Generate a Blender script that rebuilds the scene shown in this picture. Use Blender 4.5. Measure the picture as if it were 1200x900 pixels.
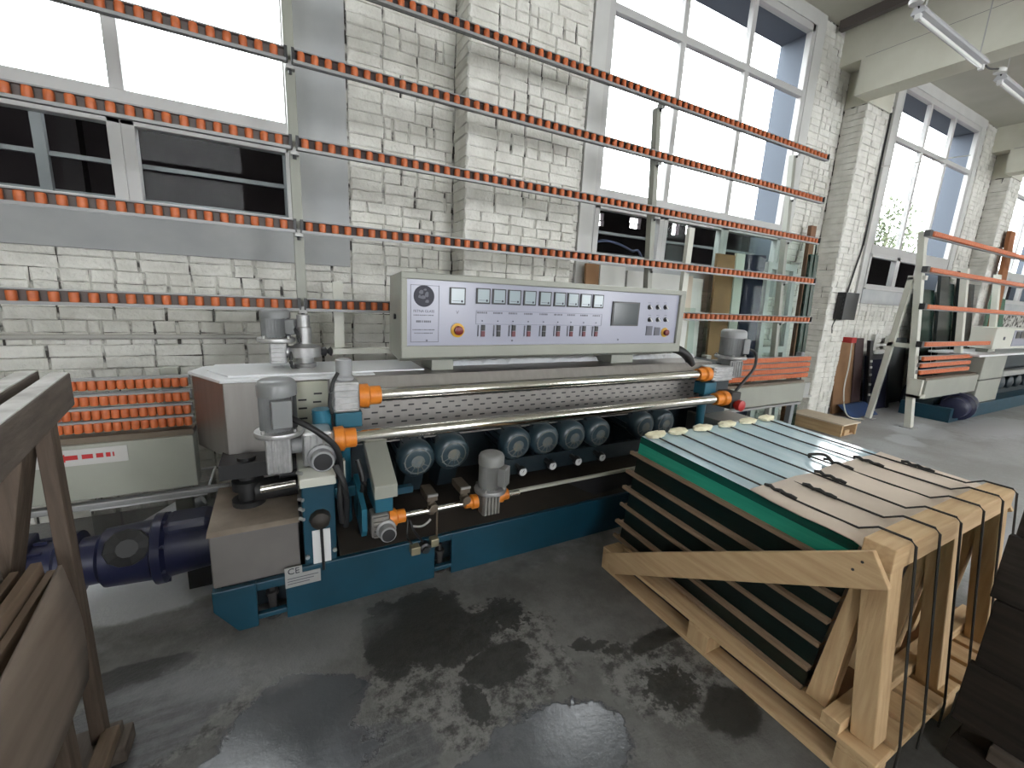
import bpy, bmesh, math, random
from mathutils import Vector, Matrix
random.seed(7)
for o in list(bpy.data.objects): bpy.data.objects.remove(o)
S = bpy.context.scene
COL = S.collection

# ------------------------------------------------------------------ camera
F = 500.7
EYE = Vector((0.0, 0.0, 1.6))
_X = Vector((943, -57, F)).normalized()          # world X seen in camera axes (right, down, forward)
_D = Vector((-122, 2380, F)).normalized()        # world down
_Z = -_D
_Y = _Z.cross(_X).normalized()
_X = _Y.cross(_Z).normalized()
RW = Matrix((_X, _Y, _Z))                        # camera axes -> world
cam = bpy.data.cameras.new('camera')
cam.sensor_width = 36.0
cam.lens = F / 1200.0 * 36.0
cam.clip_start = 0.02
camo = bpy.data.objects.new('camera', cam)
COL.objects.link(camo)
_r = RW @ Vector((1, 0, 0)); _u = RW @ Vector((0, -1, 0)); _b = RW @ Vector((0, 0, -1))
M = Matrix((_r, _u, _b)).transposed().to_4x4()
M.translation = EYE
camo.matrix_world = M
S.camera = camo

def at(u, v, X=None, Y=None, Z=None):
    """point of the room that lies on the given plane behind photo pixel (u, v)"""
    d = RW @ Vector(((u - 600) / F, (v - 450) / F, 1.0))
    if X is not None: t = (X - EYE.x) / d.x
    elif Y is not None: t = (Y - EYE.y) / d.y
    else: t = (Z - EYE.z) / d.z
    return EYE + d * t

# ------------------------------------------------------------------ daylight, exposure
w = bpy.data.worlds.new('overcast_sky'); S.world = w
w.use_nodes = True
bgn = w.node_tree.nodes['Background']
bgn.inputs[0].default_value = (0.95, 0.975, 1.0, 1)
bgn.inputs[1].default_value = 7.0
S.view_settings.view_transform = 'Standard'
S.view_settings.look = 'None'
S.view_settings.gamma = 1.0
S.view_settings.exposure = 0.92
S.view_settings.use_curve_mapping = False
S.cycles.use_denoising = True
S.cycles.max_bounces = 10
S.cycles.diffuse_bounces = 6
S.cycles.glossy_bounces = 4
S.cycles.transmission_bounces = 8
S.cycles.transparent_max_bounces = 16
S.cycles.caustics_reflective = False
S.cycles.caustics_refractive = False
S.cycles.sample_clamp_indirect = 8.0

# ------------------------------------------------------------------ materials
MATS = {}
def lin(c):
    return tuple(((x / 255) / 12.92 if x / 255 <= 0.04045 else ((x / 255 + 0.055) / 1.055) ** 2.4) for x in c)
def mat(name, c, c2=None, scale=6.0, rough=0.6, metal=0.0, bump=0.0, bscale=40.0, spec=0.5, stretch=(1, 1, 1), detail=4.0, lo=0.35, hi=0.65, rough2=None, emit=None, es=0):
    """noise-mottled principled material, colours given as linear albedo"""
    m = bpy.data.materials.new(name); m.use_nodes = True
    n = m.node_tree.nodes; l = m.node_tree.links
    p = n['Principled BSDF']
    p.inputs['Roughness'].default_value = rough
    p.inputs['Metallic'].default_value = metal
    p.inputs['Specular IOR Level'].default_value = spec
    p.inputs['Base Color'].default_value = (*c, 1)
    tc = n.new('ShaderNodeTexCoord'); mp = n.new('ShaderNodeMapping')
    mp.inputs['Scale'].default_value = stretch
    geo = n.new('ShaderNodeNewGeometry')
    l.new(geo.outputs['Position'], mp.inputs['Vector'])
    if c2 is not None:
        nz = n.new('ShaderNodeTexNoise'); nz.inputs['Scale'].default_value = scale; nz.inputs['Detail'].default_value = detail
        l.new(mp.outputs[0], nz.inputs['Vector'])
        r = n.new('ShaderNodeValToRGB')
        r.color_ramp.elements[0].position = lo; r.color_ramp.elements[0].color = (*c, 1)
        r.color_ramp.elements[1].position = hi; r.color_ramp.elements[1].color = (*c2, 1)
        l.new(nz.outputs['Fac'], r.inputs['Fac']); l.new(r.outputs['Color'], p.inputs['Base Color'])
        if rough2 is not None:
            mr = n.new('ShaderNodeMapRange'); mr.inputs[1].default_value = lo; mr.inputs[2].default_value = hi
            mr.inputs[3].default_value = rough; mr.inputs[4].default_value = rough2
            l.new(nz.outputs['Fac'], mr.inputs[0]); l.new(mr.outputs[0], p.inputs['Roughness'])
    if bump:
        nb = n.new('ShaderNodeTexNoise'); nb.inputs['Scale'].default_value = bscale; nb.inputs['Detail'].default_value = 5
        l.new(mp.outputs[0], nb.inputs['Vector'])
        b = n.new('ShaderNodeBump'); b.inputs['Strength'].default_value = bump; b.inputs['Distance'].default_value = 0.01
        l.new(nb.outputs['Fac'], b.inputs['Height']); l.new(b.outputs[0], p.inputs['Normal'])
    if emit:
        p.inputs['Emission Color'].default_value = (*emit, 1); p.inputs['Emission Strength'].default_value = es
    MATS[name] = m
    return m
def wood(name, c, c2, axis='Y', rough=0.7):
    st = {'X': (1.2, 14, 14), 'Y': (14, 1.2, 14), 'Z': (14, 14, 1.2)}[axis]
    return mat(name, c, c2, scale=3.0, rough=rough, stretch=st, detail=6, lo=0.3, hi=0.72, bump=0.25, bscale=6, spec=0.25)
def glassy(name, tint, gloss=0.10, rough=0.02):
    """clear sheet glass: lets light straight through and mirrors a little"""
    m = bpy.data.materials.new(name); m.use_nodes = True
    n = m.node_tree.nodes; l = m.node_tree.links
    n.remove(n['Principled BSDF'])
    t = n.new('ShaderNodeBsdfTransparent'); t.inputs[0].default_value = (*tint, 1)
    g = n.new('ShaderNodeBsdfGlossy'); g.inputs['Roughness'].default_value = rough
    mx = n.new('ShaderNodeMixShader'); mx.inputs[0].default_value = gloss
    l.new(t.outputs[0], mx.inputs[1]); l.new(g.outputs[0], mx.inputs[2])
    l.new(mx.outputs[0], n['Material Output'].inputs[0])
    MATS[name] = m
    return m

paint_white = mat('white_brick_paint', (0.70, 0.69, 0.645), (0.57, 0.56, 0.515), scale=6, rough=0.8, bump=0.9, bscale=38, lo=0.38, hi=0.66)
mortar_m = mat('painted_mortar', (0.50, 0.49, 0.45), (0.05, 0.045, 0.04), scale=11, rough=0.9, lo=0.46, hi=0.58, bump=0.5, bscale=60)
plaster = mat('hall_plaster', (0.56, 0.55, 0.50), (0.49, 0.48, 0.43), scale=2, rough=0.85)
ceil_m = mat('cream_ceiling_paint', (0.44, 0.43, 0.37), (0.38, 0.37, 0.31), scale=1.2, rough=0.9)
beam_m = mat('beam_paint', (0.60, 0.59, 0.51), (0.53, 0.52, 0.44), scale=2.2, rough=0.9)
frame_m = mat('window_frame_paint', (0.47, 0.465, 0.46), rough=0.5)
casing_m = mat('grey_casing_board', (0.43, 0.44, 0.44), (0.36, 0.37, 0.38), scale=3, rough=0.7)
casing_w = mat('white_casing_board', (0.56, 0.56, 0.545), (0.50, 0.50, 0.485), scale=3, rough=0.6)
reveal_m = mat('slate_reveal_paint', (0.108, 0.125, 0.155), rough=0.9)
pane_m = glassy('window_glass', (0.97, 0.985, 0.98), 0.003)
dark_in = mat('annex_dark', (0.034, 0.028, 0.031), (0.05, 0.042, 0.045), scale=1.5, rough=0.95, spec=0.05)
steel_bar = mat('galvanised_bar', (0.20, 0.21, 0.22), rough=0.5, metal=0.3)
alu = mat('aluminium_rail', (0.27, 0.27, 0.27), rough=0.5, metal=0.4)
web_d = mat('shaded_rail_web', (0.045, 0.026, 0.024), rough=0.6)  # shadow inside the channel put into the web colour
web_g = mat('pale_shaded_rail_web', (0.13, 0.105, 0.095), rough=0.6)  # same channel shadow in a paler tone, left rack
amber = mat('amber_rubber', (0.72, 0.23, 0.025), (0.60, 0.18, 0.02), scale=25, rough=0.4)
black = mat('black_rubber', (0.012, 0.012, 0.013), rough=0.5)
blackp = mat('black_plastic', (0.02, 0.02, 0.022), rough=0.35)
beige = mat('beige_enamel', (0.30, 0.305, 0.265), (0.265, 0.27, 0.235), scale=3, rough=0.42)
cream = mat('cream_enamel', (0.52, 0.52, 0.46), rough=0.45)
orange = mat('orange_polyurethane', (0.56, 0.145, 0.045), (0.45, 0.11, 0.035), scale=30, rough=0.45)
teal = mat('shaded_teal_enamel', (0.006, 0.048, 0.080), (0.004, 0.036, 0.060), scale=4, rough=0.4)  # darkened for the shade on the base of the machine
teal_b = mat('lit_teal_enamel', (0.018, 0.115, 0.17), (0.012, 0.09, 0.14), scale=4, rough=0.35)  # same enamel, lightened for light on brackets and arms
motor_b = mat('blue_grey_motor', (0.022, 0.042, 0.056), (0.03, 0.052, 0.064), scale=10, rough=0.3)
teal_d = mat('dusty_dark_teal', (0.007, 0.015, 0.022), (0.013, 0.024, 0.030), scale=9, rough=0.5)
navy = mat('navy_gear_enamel', (0.012, 0.014, 0.042), (0.017, 0.020, 0.055), scale=5, rough=0.35)
stainless = mat('brushed_stainless', (0.33, 0.31, 0.295), (0.295, 0.278, 0.265), scale=3, rough=0.44, metal=0.95, stretch=(8, 8, 1))
chrome = mat('polished_tube', (0.80, 0.78, 0.73), rough=0.12, metal=1.0)
cast = mat('cast_aluminium', (0.50, 0.50, 0.50), (0.38, 0.38, 0.38), scale=20, rough=0.38, metal=0.7)
motor_g = mat('grey_motor_enamel', (0.15, 0.155, 0.16), (0.20, 0.205, 0.21), scale=8, rough=0.4)
motor_l = mat('light_grey_motor_cap', (0.30, 0.305, 0.31), rough=0.4)
brown_tray = mat('rusty_tray', (0.026, 0.020, 0.016), (0.017, 0.014, 0.011), scale=5, rough=0.6)
dusty_box = mat('dusty_grey_box', (0.115, 0.105, 0.10), (0.14, 0.13, 0.122), scale=4, rough=0.6)
white_p = mat('white_sticker', (0.62, 0.62, 0.62), rough=0.5)
red = mat('red_plastic', (0.42, 0.02, 0.02), rough=0.4)
yellow = mat('yellow_plastic', (0.62, 0.34, 0.03), rough=0.4)
ink = mat('dark_ink', (0.03, 0.03, 0.045), rough=0.6)
ink_g = mat('grey_ink', (0.12, 0.12, 0.145), rough=0.6)
lav = mat('lavender_panel_foil', (0.335, 0.34, 0.415), rough=0.22)
screen_m = mat('dark_screen', (0.045, 0.055, 0.06), rough=0.15)
dial_m = mat('meter_dial', (0.33, 0.39, 0.42), rough=0.15)
pine_y = wood('pine_along_y', (0.58, 0.41, 0.235), (0.44, 0.29, 0.155), 'Y')
pine_x = wood('pine_along_x', (0.58, 0.41, 0.235), (0.44, 0.29, 0.155), 'X')
pine_z = wood('pine_upright', (0.56, 0.395, 0.225), (0.42, 0.275, 0.145), 'Z')
old_y = wood('weathered_wood_along_y', (0.13, 0.105, 0.088), (0.075, 0.06, 0.05), 'Y')
old_z = wood('weathered_wood_upright', (0.115, 0.085, 0.065), (0.06, 0.045, 0.035), 'Z')
old_l = wood('pale_offcut_wood', (0.17, 0.12, 0.085), (0.11, 0.078, 0.053), 'Y')
darkw = wood('dark_shaded_timber', (0.034, 0.027, 0.022), (0.017, 0.014, 0.012), 'Y', rough=0.9)  # shade on the near stand put into the wood colour
ply_face = mat('plywood_sheet', (0.175, 0.135, 0.105), (0.14, 0.105, 0.08), scale=3, rough=0.75, stretch=(3, 1, 8))
sep_w = wood('thin_wood_separator', (0.27, 0.19, 0.125), (0.19, 0.125, 0.08), 'Y')
card = mat('corrugated_cardboard', (0.62, 0.52, 0.43), (0.54, 0.45, 0.37), scale=4, rough=0.85)
card_d = mat('brown_cardboard', (0.30, 0.165, 0.08), (0.24, 0.13, 0.065), scale=4, rough=0.85)
foam = mat('cream_foam', (0.72, 0.68, 0.50), (0.62, 0.57, 0.40), scale=30, rough=0.9, bump=0.6, bscale=60)
glass_top = mat('stacked_glass_face', (0.40, 0.53, 0.58), (0.46, 0.58, 0.63), scale=2.5, rough=0.12, stretch=(8, 0.6, 1))  # window reflection on the top face put into the pale blue
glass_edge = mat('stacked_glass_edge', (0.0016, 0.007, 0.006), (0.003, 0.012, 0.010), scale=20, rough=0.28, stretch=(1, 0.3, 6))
glass_mid = mat('dim_green_glass_edge', (0.006, 0.075, 0.055), (0.005, 0.05, 0.038), scale=3, rough=0.25, stretch=(1, 0.6, 10))  # same glass, darker for the band without inner glow
glass_lit = mat('lit_green_glass_edge', (0.03, 0.30, 0.20), (0.02, 0.22, 0.15), scale=3, rough=0.25, stretch=(1, 0.6, 10))  # light coming through the sheets put into this green
cord_m = mat('black_strap_cord', (0.02, 0.018, 0.016), rough=0.7)
white_b = mat('white_board', (0.62, 0.62, 0.59), (0.55, 0.55, 0.52), scale=3, rough=0.6)
navy_b = mat('navy_board', (0.014, 0.016, 0.035), rough=0.8, spec=0.2)
sheet_g = glassy('clear_sheet_glass', (0.88, 0.93, 0.91), 0.007)
sheet_edge = mat('dark_green_sheet_edge', (0.008, 0.03, 0.022), rough=0.2)
tub_m = glassy('clear_plastic_tub', (0.90, 0.90, 0.90), 0.05, 0.2)
film = mat('white_plastic_film', (0.70, 0.71, 0.73), rough=0.35)
leaf_m = mat('pale_leaves', (0.036, 0.05, 0.022), (0.06, 0.07, 0.036), scale=3, rough=0.8)
bark = mat('tree_bark', (0.12, 0.09, 0.06), rough=0.9)
lamp_w = mat('lamp_white_enamel', (0.45, 0.45, 0.47), rough=0.4)
lamp_tube = mat('unlit_fluorescent_tube', (0.75, 0.76, 0.74), rough=0.3)
pipe_m = mat('painted_conduit', (0.40, 0.39, 0.36), rough=0.6)
bluebag = mat('blue_plastic_sheet', (0.02, 0.05, 0.14), rough=0.5)
green_gl = mat('green_glass_pieces', (0.006, 0.10, 0.055), rough=0.15)
brassy = mat('bronze_fitting', (0.16, 0.13, 0.10), rough=0.45, metal=0.6)
grey_sil = mat('dull_silver', (0.40, 0.40, 0.39), rough=0.4, metal=0.5)
bluehose = mat('blue_hose', (0.12, 0.14, 0.24), rough=0.5)

# ------------------------------------------------------------------ mesh helpers
def wloc(o):
    v = Vector((0, 0, 0))
    while o is not None:
        v += o.location; o = o.parent
    return v
def basis(d, up=(0, 0, 1)):
    d = Vector(d).normalized(); u = Vector(up)
    if abs(d.dot(u)) > 0.98: u = Vector((0, 1, 0)) if abs(d.y) < 0.9 else Vector((1, 0, 0))
    s = d.cross(u).normalized(); u = s.cross(d).normalized()
    return d, s, u
class MB:
    def __init__(self): self.v = []; self.f = []
    def add(self, vs, fs):
        k = len(self.v); self.v += [Vector(p) for p in vs]; self.f += [tuple(i + k for i in f) for f in fs]; return self
    def box(self, x0, x1, y0, y1, z0, z1):
        x0, x1 = sorted((x0, x1)); y0, y1 = sorted((y0, y1)); z0, z1 = sorted((z0, z1))
        return self.add([(x0, y0, z0), (x1, y0, z0), (x1, y1, z0), (x0, y1, z0), (x0, y0, z1), (x1, y0, z1), (x1, y1, z1), (x0, y1, z1)],
                        [(0, 3, 2, 1), (4, 5, 6, 7), (0, 1, 5, 4), (1, 2, 6, 5), (2, 3, 7, 6), (3, 0, 4, 7)])
    def beam(self, p0, p1, wd, ht, up=(0, 0, 1)):
        """bar from p0 to p1, wd sideways, ht along up"""
        p0 = Vector(p0); p1 = Vector(p1); d, s, u = basis(p1 - p0, up)
        vs = []
        for p in (p0, p1):
            for a, b in ((-1, -1), (1, -1), (1, 1), (-1, 1)): vs.append(p + s * (a * wd / 2) + u * (b * ht / 2))
        return self.add(vs, [(0, 1, 2, 3), (7, 6, 5, 4), (0, 4, 5, 1), (1, 5, 6, 2), (2, 6, 7, 3), (3, 7, 4, 0)])
    def prism(self, poly, a, b, axis='Y'):
        n = len(poly); vs = []
        for t in (a, b):
            for (p, q) in poly:
                vs.append({'Y': (p, t, q), 'Z': (p, q, t), 'X': (t, p, q)}[axis])
        fs = [tuple(range(n)), tuple(range(2 * n - 1, n - 1, -1))] + [(i, (i + 1) % n, n + (i + 1) % n, n + i) for i in range(n)]
        return self.add(vs, fs)
    def lathe(self, p, d, prof, seg=20, up=(0, 0, 1)):
        """solid of revolution: prof = [(t along d, radius), ...]"""
        p = Vector(p); d, s, u = basis(d, up); k = len(self.v); fs = []; vs = []
        for (t, r) in prof:
            for i in range(seg):
                a = 2 * math.pi * i / seg
                vs.append(p + d * t + (s * math.cos(a) + u * math.sin(a)) * max(r, 1e-4))
        for j in range(len(prof) - 1):
            for i in range(seg):
                i2 = (i + 1) % seg
                fs.append((j * seg + i, j * seg + i2, (j + 1) * seg + i2, (j + 1) * seg + i))
        fs.append(tuple(range(seg - 1, -1, -1))); fs.append(tuple(range((len(prof) - 1) * seg, len(prof) * seg)))
        return self.add(vs, fs)
    def cyl(self, p0, p1, r, seg=14):
        p0 = Vector(p0); p1 = Vector(p1)
        return self.lathe(p0, p1 - p0, [(0, r), ((p1 - p0).length, r)], seg)
    def tube(self, path, r, seg=8):
        path = [Vector(p) for p in path]; n = len(path); vs = []; fs = []
        for i, p in enumerate(path):
            d = (path[min(i + 1, n - 1)] - path[max(i - 1, 0)]); d, s, u = basis(d)
            for k in range(seg):
                a = 2 * math.pi * k / seg; vs.append(p + (s * math.cos(a) + u * math.sin(a)) * r)
        for i in range(n - 1):
            for k in range(seg):
                k2 = (k + 1) % seg; fs.append((i * seg + k, i * seg + k2, (i + 1) * seg + k2, (i + 1) * seg + k))
        fs.append(tuple(range(seg - 1, -1, -1))); fs.append(tuple(range((n - 1) * seg, n * seg)))
        return self.add(vs, fs)
    def mesh(self, name, off=Vector((0, 0, 0))):
        me = bpy.data.meshes.new(name)
        me.from_pydata([tuple(p - off) for p in self.v], [], self.f)
        bm = bmesh.new(); bm.from_mesh(me); bmesh.ops.recalc_face_normals(bm, faces=bm.faces); bm.to_mesh(me); bm.free()
        return me
    def build(self, name, m, parent=None, smooth=False, bev=0.0, origin=None):
        off = wloc(parent) if parent is not None else Vector((0, 0, 0))
        o0 = Vector(origin) if origin is not None else Vector((0, 0, 0))
        me = self.mesh(name, off + o0); me.materials.append(m)
        if smooth:
            for p in me.polygons: p.use_smooth = True
            try: me.set_sharp_from_angle(angle=math.radians(38))
            except Exception: pass
        o = bpy.data.objects.new(name, me); o.location = o0
        if parent is not None: o.parent = parent
        COL.objects.link(o)
        if bev:
            b = o.modifiers.new('edge_bevel', 'BEVEL'); b.width = bev; b.segments = 2; b.limit_method = 'ANGLE'
        return o
def curve_pts(pts, n=8):
    """Catmull-Rom through pts"""
    P = [Vector(p) for p in pts]; P = [P[0] * 2 - P[1]] + P + [P[-1] * 2 - P[-2]]; out = []
    for i in range(1, len(P) - 2):
        for k in range(n):
            t = k / n; a, b, c, d = P[i - 1], P[i], P[i + 1], P[i + 2]
            out.append(0.5 * ((2 * b) + (c - a) * t + (2 * a - 5 * b + 4 * c - d) * t * t + (3 * b - a - 3 * c + d) * t ** 3))
    out.append(P[-2]); return out
def tag(o, label=None, cat=None, group=None, kind=None):
    if label: o['label'] = label
    if cat: o['category'] = cat
    if group: o['group'] = group
    if kind: o['kind'] = kind
    return o
def thing(name, loc, label, cat, group=None):
    o = bpy.data.objects.new(name, None); o.empty_display_size = 0.1; o.location = loc
    COL.objects.link(o); return tag(o, label, cat, group)
def inst(name, me, loc, parent):
    o = bpy.data.objects.new(name, me); o.parent = parent
    o.location = Vector(loc) - wloc(parent); COL.objects.link(o); return o
def text(name, body, loc, size, m, parent, rot=(math.pi / 2, 0, 0), align='CENTER', depth=0.0008, sx=1.0):
    c = bpy.data.curves.new(name, 'FONT'); c.body = body; c.size = size; c.align_x = align; c.extrude = depth
    o = bpy.data.objects.new(name + '_tmp', c); COL.objects.link(o)
    dg = bpy.context.evaluated_depsgraph_get(); me = bpy.data.meshes.new_from_object(o.evaluated_get(dg))
    bpy.data.objects.remove(o); me.materials.clear(); me.materials.append(m)
    q = bpy.data.objects.new(name, me); q.rotation_euler = rot; q.scale = (sx, 1, 1)
    q.parent = parent; q.location = Vector(loc) - wloc(parent); COL.objects.link(q); return q
# ================================================================== SETTING
def floor_material():
    m = bpy.data.materials.new('stained_concrete'); m.use_nodes = True
    n = m.node_tree.nodes; l = m.node_tree.links; p = n['Principled BSDF']
    geo = n.new('ShaderNodeNewGeometry')
    def noise(scale, detail=5, rough=0.6, stretch=(1, 1, 1), rot=0):
        mp = n.new('ShaderNodeMapping'); mp.inputs['Scale'].default_value = stretch; mp.inputs['Rotation'].default_value = (0, 0, rot)
        l.new(geo.outputs['Position'], mp.inputs['Vector'])
        z = n.new('ShaderNodeTexNoise'); z.inputs['Scale'].default_value = scale; z.inputs['Detail'].default_value = detail; z.inputs['Roughness'].default_value = rough
        l.new(mp.outputs[0], z.inputs['Vector']); return z.outputs['Fac']
    def math_(op, a, b=None, clamp=False):
        q = n.new('ShaderNodeMath'); q.operation = op; q.use_clamp = clamp
        for i, s in enumerate((a, b)):
            if s is None: continue
            if isinstance(s, (int, float)): q.inputs[i].default_value = s
            else: l.new(s, q.inputs[i])
        return q.outputs[0]
    def ramp(v, a, b, c=0.0, d=1.0):
        q = n.new('ShaderNodeMapRange'); q.interpolation_type = 'SMOOTHSTEP'
        q.inputs[1].default_value = a; q.inputs[2].default_value = b; q.inputs[3].default_value = c; q.inputs[4].default_value = d
        l.new(v, q.inputs[0]); return q.outputs[0]
    nA = noise(5, 7, 0.62); nB = noise(14, 6, 0.7)
    edge = math_('ADD', math_('MULTIPLY', math_('SUBTRACT', nA, 0.5), 2.0), math_('MULTIPLY', math_('SUBTRACT', nB, 0.5), 0.9))
    nC = noise(34, 5, 0.6)
    edge2 = math_('MULTIPLY', math_('SUBTRACT', nC, 0.5), 3.4)
    def blob(cx, cy, rx, ry, amp=0.7, soft=0.10):
        s = n.new('ShaderNodeVectorMath'); s.operation = 'SUBTRACT'; l.new(geo.outputs['Position'], s.inputs[0]); s.inputs[1].default_value = (cx, cy, 0)
        d = n.new('ShaderNodeVectorMath'); d.operation = 'DIVIDE'; l.new(s.outputs[0], d.inputs[0]); d.inputs[1].default_value = (rx, ry, 1)
        g = n.new('ShaderNodeVectorMath'); g.operation = 'LENGTH'; l.new(d.outputs[0], g.inputs[0])
        return ramp(math_('ADD', g.outputs['Value'], math_('MULTIPLY', edge if max(rx, ry) > 0.13 else edge2, amp)), 1.0 + soft, 1.0 - soft)
    def union(*b):
        r = b[0]
        for q in b[1:]: r = math_('MAXIMUM', r, q)
        return r
    def mix(f, a, b):
        q = n.new('ShaderNodeMix'); q.data_type = 'RGBA'; l.new(f, q.inputs[0])
        for s, i in ((a, 6), (b, 7)):
            if isinstance(s, tuple): q.inputs[i].default_value = (*s, 1)
            else: l.new(s, q.inputs[i])
        return q.outputs[2]
    def mixf(f, a, b):
        q = n.new('ShaderNodeMix'); l.new(f, q.inputs[0])
        for s, i in ((a, 2), (b, 3)):
            if isinstance(s, (int, float)): q.inputs[i].default_value = s
            else: l.new(s, q.inputs[i])
        return q.outputs[0]
    big = ramp(noise(1.1, 4), 0.35, 0.68); fine = ramp(noise(30, 6, 0.7), 0.3, 0.75); streak = ramp(noise(6, 5, 0.6, (0.5, 4, 1), 0.4), 0.42, 0.62)
    base = mix(big, (0.27, 0.265, 0.255), (0.36, 0.36, 0.365))
    base = mix(math_('MULTIPLY', fine, 0.35), base, (0.20, 0.195, 0.185))
    dim_floor = union(blob(0.7, 1.1, 1.9, 1.25, 0.45, 0.3), blob(2.4, 0.6, 1.3, 1.2, 0.4, 0.35), blob(-0.6, 1.5, 1.0, 0.75, 0.4, 0.25))  # dim light on the near floor, painted as a darker dirt tone
    base = mix(math_('MULTIPLY', dim_floor, 0.85), base, mix(ramp(noise(3, 7, 0.7), 0.35, 0.65), (0.055, 0.053, 0.048), (0.125, 0.122, 0.114)))
    # mottled old cement skin, then the dark oil patches
    mott = union(blob(0.68, 1.42, 0.44, 0.34, 0.9), blob(1.42, 1.06, 0.34, 0.22, 0.9), blob(-0.45, 1.75, 0.3, 0.25, 0.8))
    mcol = mix(ramp(noise(13, 8, 0.78), 0.42, 0.60), (0.19, 0.185, 0.175), (0.026, 0.025, 0.022))
    c = mix(math_('MULTIPLY', mott, 0.85), base, mcol)
    dark = union(blob(0.50, 1.76, 0.27, 0.24, 0.8, 0.06), blob(0.64, 1.60, 0.22, 0.16, 0.9, 0.06), blob(0.93, 1.66, 0.10, 0.11, 0.9, 0.08), blob(0.75, 1.42, 0.16, 0.10, 1.3, 0.1),
                 blob(1.17, 1.33, 0.05, 0.035, 0.7), blob(1.23, 1.29, 0.07, 0.02, 0.8), blob(1.29, 1.24, 0.05, 0.03, 0.9), blob(1.52, 1.20, 0.16, 0.045, 0.7), blob(1.38, 0.98, 0.12, 0.09, 0.8),
                 blob(0.60, 1.27, 0.05, 0.10, 0.5), blob(-0.62, 1.98, 0.22, 0.07, 0.5), blob(1.52, 0.80, 0.14, 0.10, 0.7))
    c = mix(math_('MULTIPLY', dark, 0.9), c, mix(nB, (0.010, 0.010, 0.008), (0.028, 0.027, 0.023)))
    damp = union(blob(-0.50, 1.74, 0.26, 0.20, 0.55, 0.06), blob(0.13, 1.20, 0.30, 0.16, 0.4, 0.06))
    dcol = mix(streak, (0.055, 0.055, 0.057), (0.11, 0.11, 0.115))
    c = mix(math_('MULTIPLY', damp, 0.8), c, dcol)
    wet = union(blob(-0.02, 1.52, 0.24, 0.17, 0.55, 0.05), blob(-0.10, 1.30, 0.30, 0.20, 0.5, 0.05), blob(0.82, 0.98, 0.29, 0.18, 0.6, 0.05), blob(0.45, 0.98, 0.35, 0.11, 0.5, 0.05))
    c = mix(math_('MULTIPLY', wet, 0.75), c, (0.075, 0.081, 0.092))
    rim = math_('MULTIPLY', math_('MULTIPLY', wet, math_('SUBTRACT', 1.0, wet)), 3.0, True)
    c = mix(rim, c, (0.05, 0.05, 0.055))
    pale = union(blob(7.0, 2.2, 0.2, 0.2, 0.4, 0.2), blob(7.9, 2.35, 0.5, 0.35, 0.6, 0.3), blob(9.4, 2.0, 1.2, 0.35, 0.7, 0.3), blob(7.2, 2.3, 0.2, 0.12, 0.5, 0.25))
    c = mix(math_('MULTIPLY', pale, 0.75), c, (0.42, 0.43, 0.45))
    lit_dust = union(blob(-0.70, 2.62, 0.50, 0.27, 0.30, 0.10), blob(-0.9, 2.75, 0.5, 0.25, 0.3, 0.1))  # window light under the drive painted in together with pale dust
    scuff = blob(-0.1, 1.86, 0.42, 0.16, 0.6, 0.4)
    c = mix(math_('MULTIPLY', scuff, 0.6), c, (0.20, 0.20, 0.20))
    c = mix(math_('MULTIPLY', lit_dust, 0.9), c, mix(nB, (0.66, 0.67, 0.70), (0.78, 0.79, 0.80)))
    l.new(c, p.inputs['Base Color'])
    rg = mixf(wet, mixf(damp, mixf(dark, 0.62, 0.5), mixf(streak, 0.30, 0.45)), mixf(fine, 0.06, 0.12))
    l.new(rg, p.inputs['Roughness'])
    b = n.new('ShaderNodeBump'); b.inputs['Strength'].default_value = 0.35; b.inputs['Distance'].default_value = 0.006
    l.new(math_('MULTIPLY', math_('ADD', nB, fine), math_('SUBTRACT', 1.0, math_('MULTIPLY', wet, 0.85))), b.inputs['Height'])
    l.new(b.outputs[0], p.inputs['Normal'])
    return m
FX0, FX1, FY0 = -5.0, 21.0, -6.5
WY = 3.60            # brick face of the window wall
WT = 4.00            # outer face
CZ = 5.10
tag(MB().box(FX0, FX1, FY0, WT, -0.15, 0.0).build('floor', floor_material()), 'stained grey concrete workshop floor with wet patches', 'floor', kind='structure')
tag(MB().box(FX0, FX1, FY0, WT, CZ, CZ + 0.2).build('ceiling', ceil_m), 'cream painted flat ceiling above the beams', 'ceiling', kind='structure')
tag(MB().box(FX0 - 0.2, FX0, FY0, WT, 0, CZ).build('wall_left', plaster), 'plain pale wall at the near end of the hall', 'wall', kind='structure')
tag(MB().box(FX1, FX1 + 0.2, FY0, WT, 0, CZ).build('wall_right', plaster), 'plain pale wall at the far right end of the hall', 'wall', kind='structure')
# the hall's other long wall (behind the photographer) has the same row of windows
fw = MB(); fw.box(FX0, FX1, FY0 - 0.2, FY0, 0, 0.9).box(FX0, FX1, FY0 - 0.2, FY0, 4.95, CZ)
for k in range(-1, 5): fw.box(max(FX0, -0.7 + 5.5 * k), min(FX1, 2.8 + 5.5 * k), FY0 - 0.2, FY0, 0.9, 4.95)
tag(fw.build('wall_front', plaster), 'pale wall with window openings on the opposite side of the hall', 'wall', kind='structure')

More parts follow.
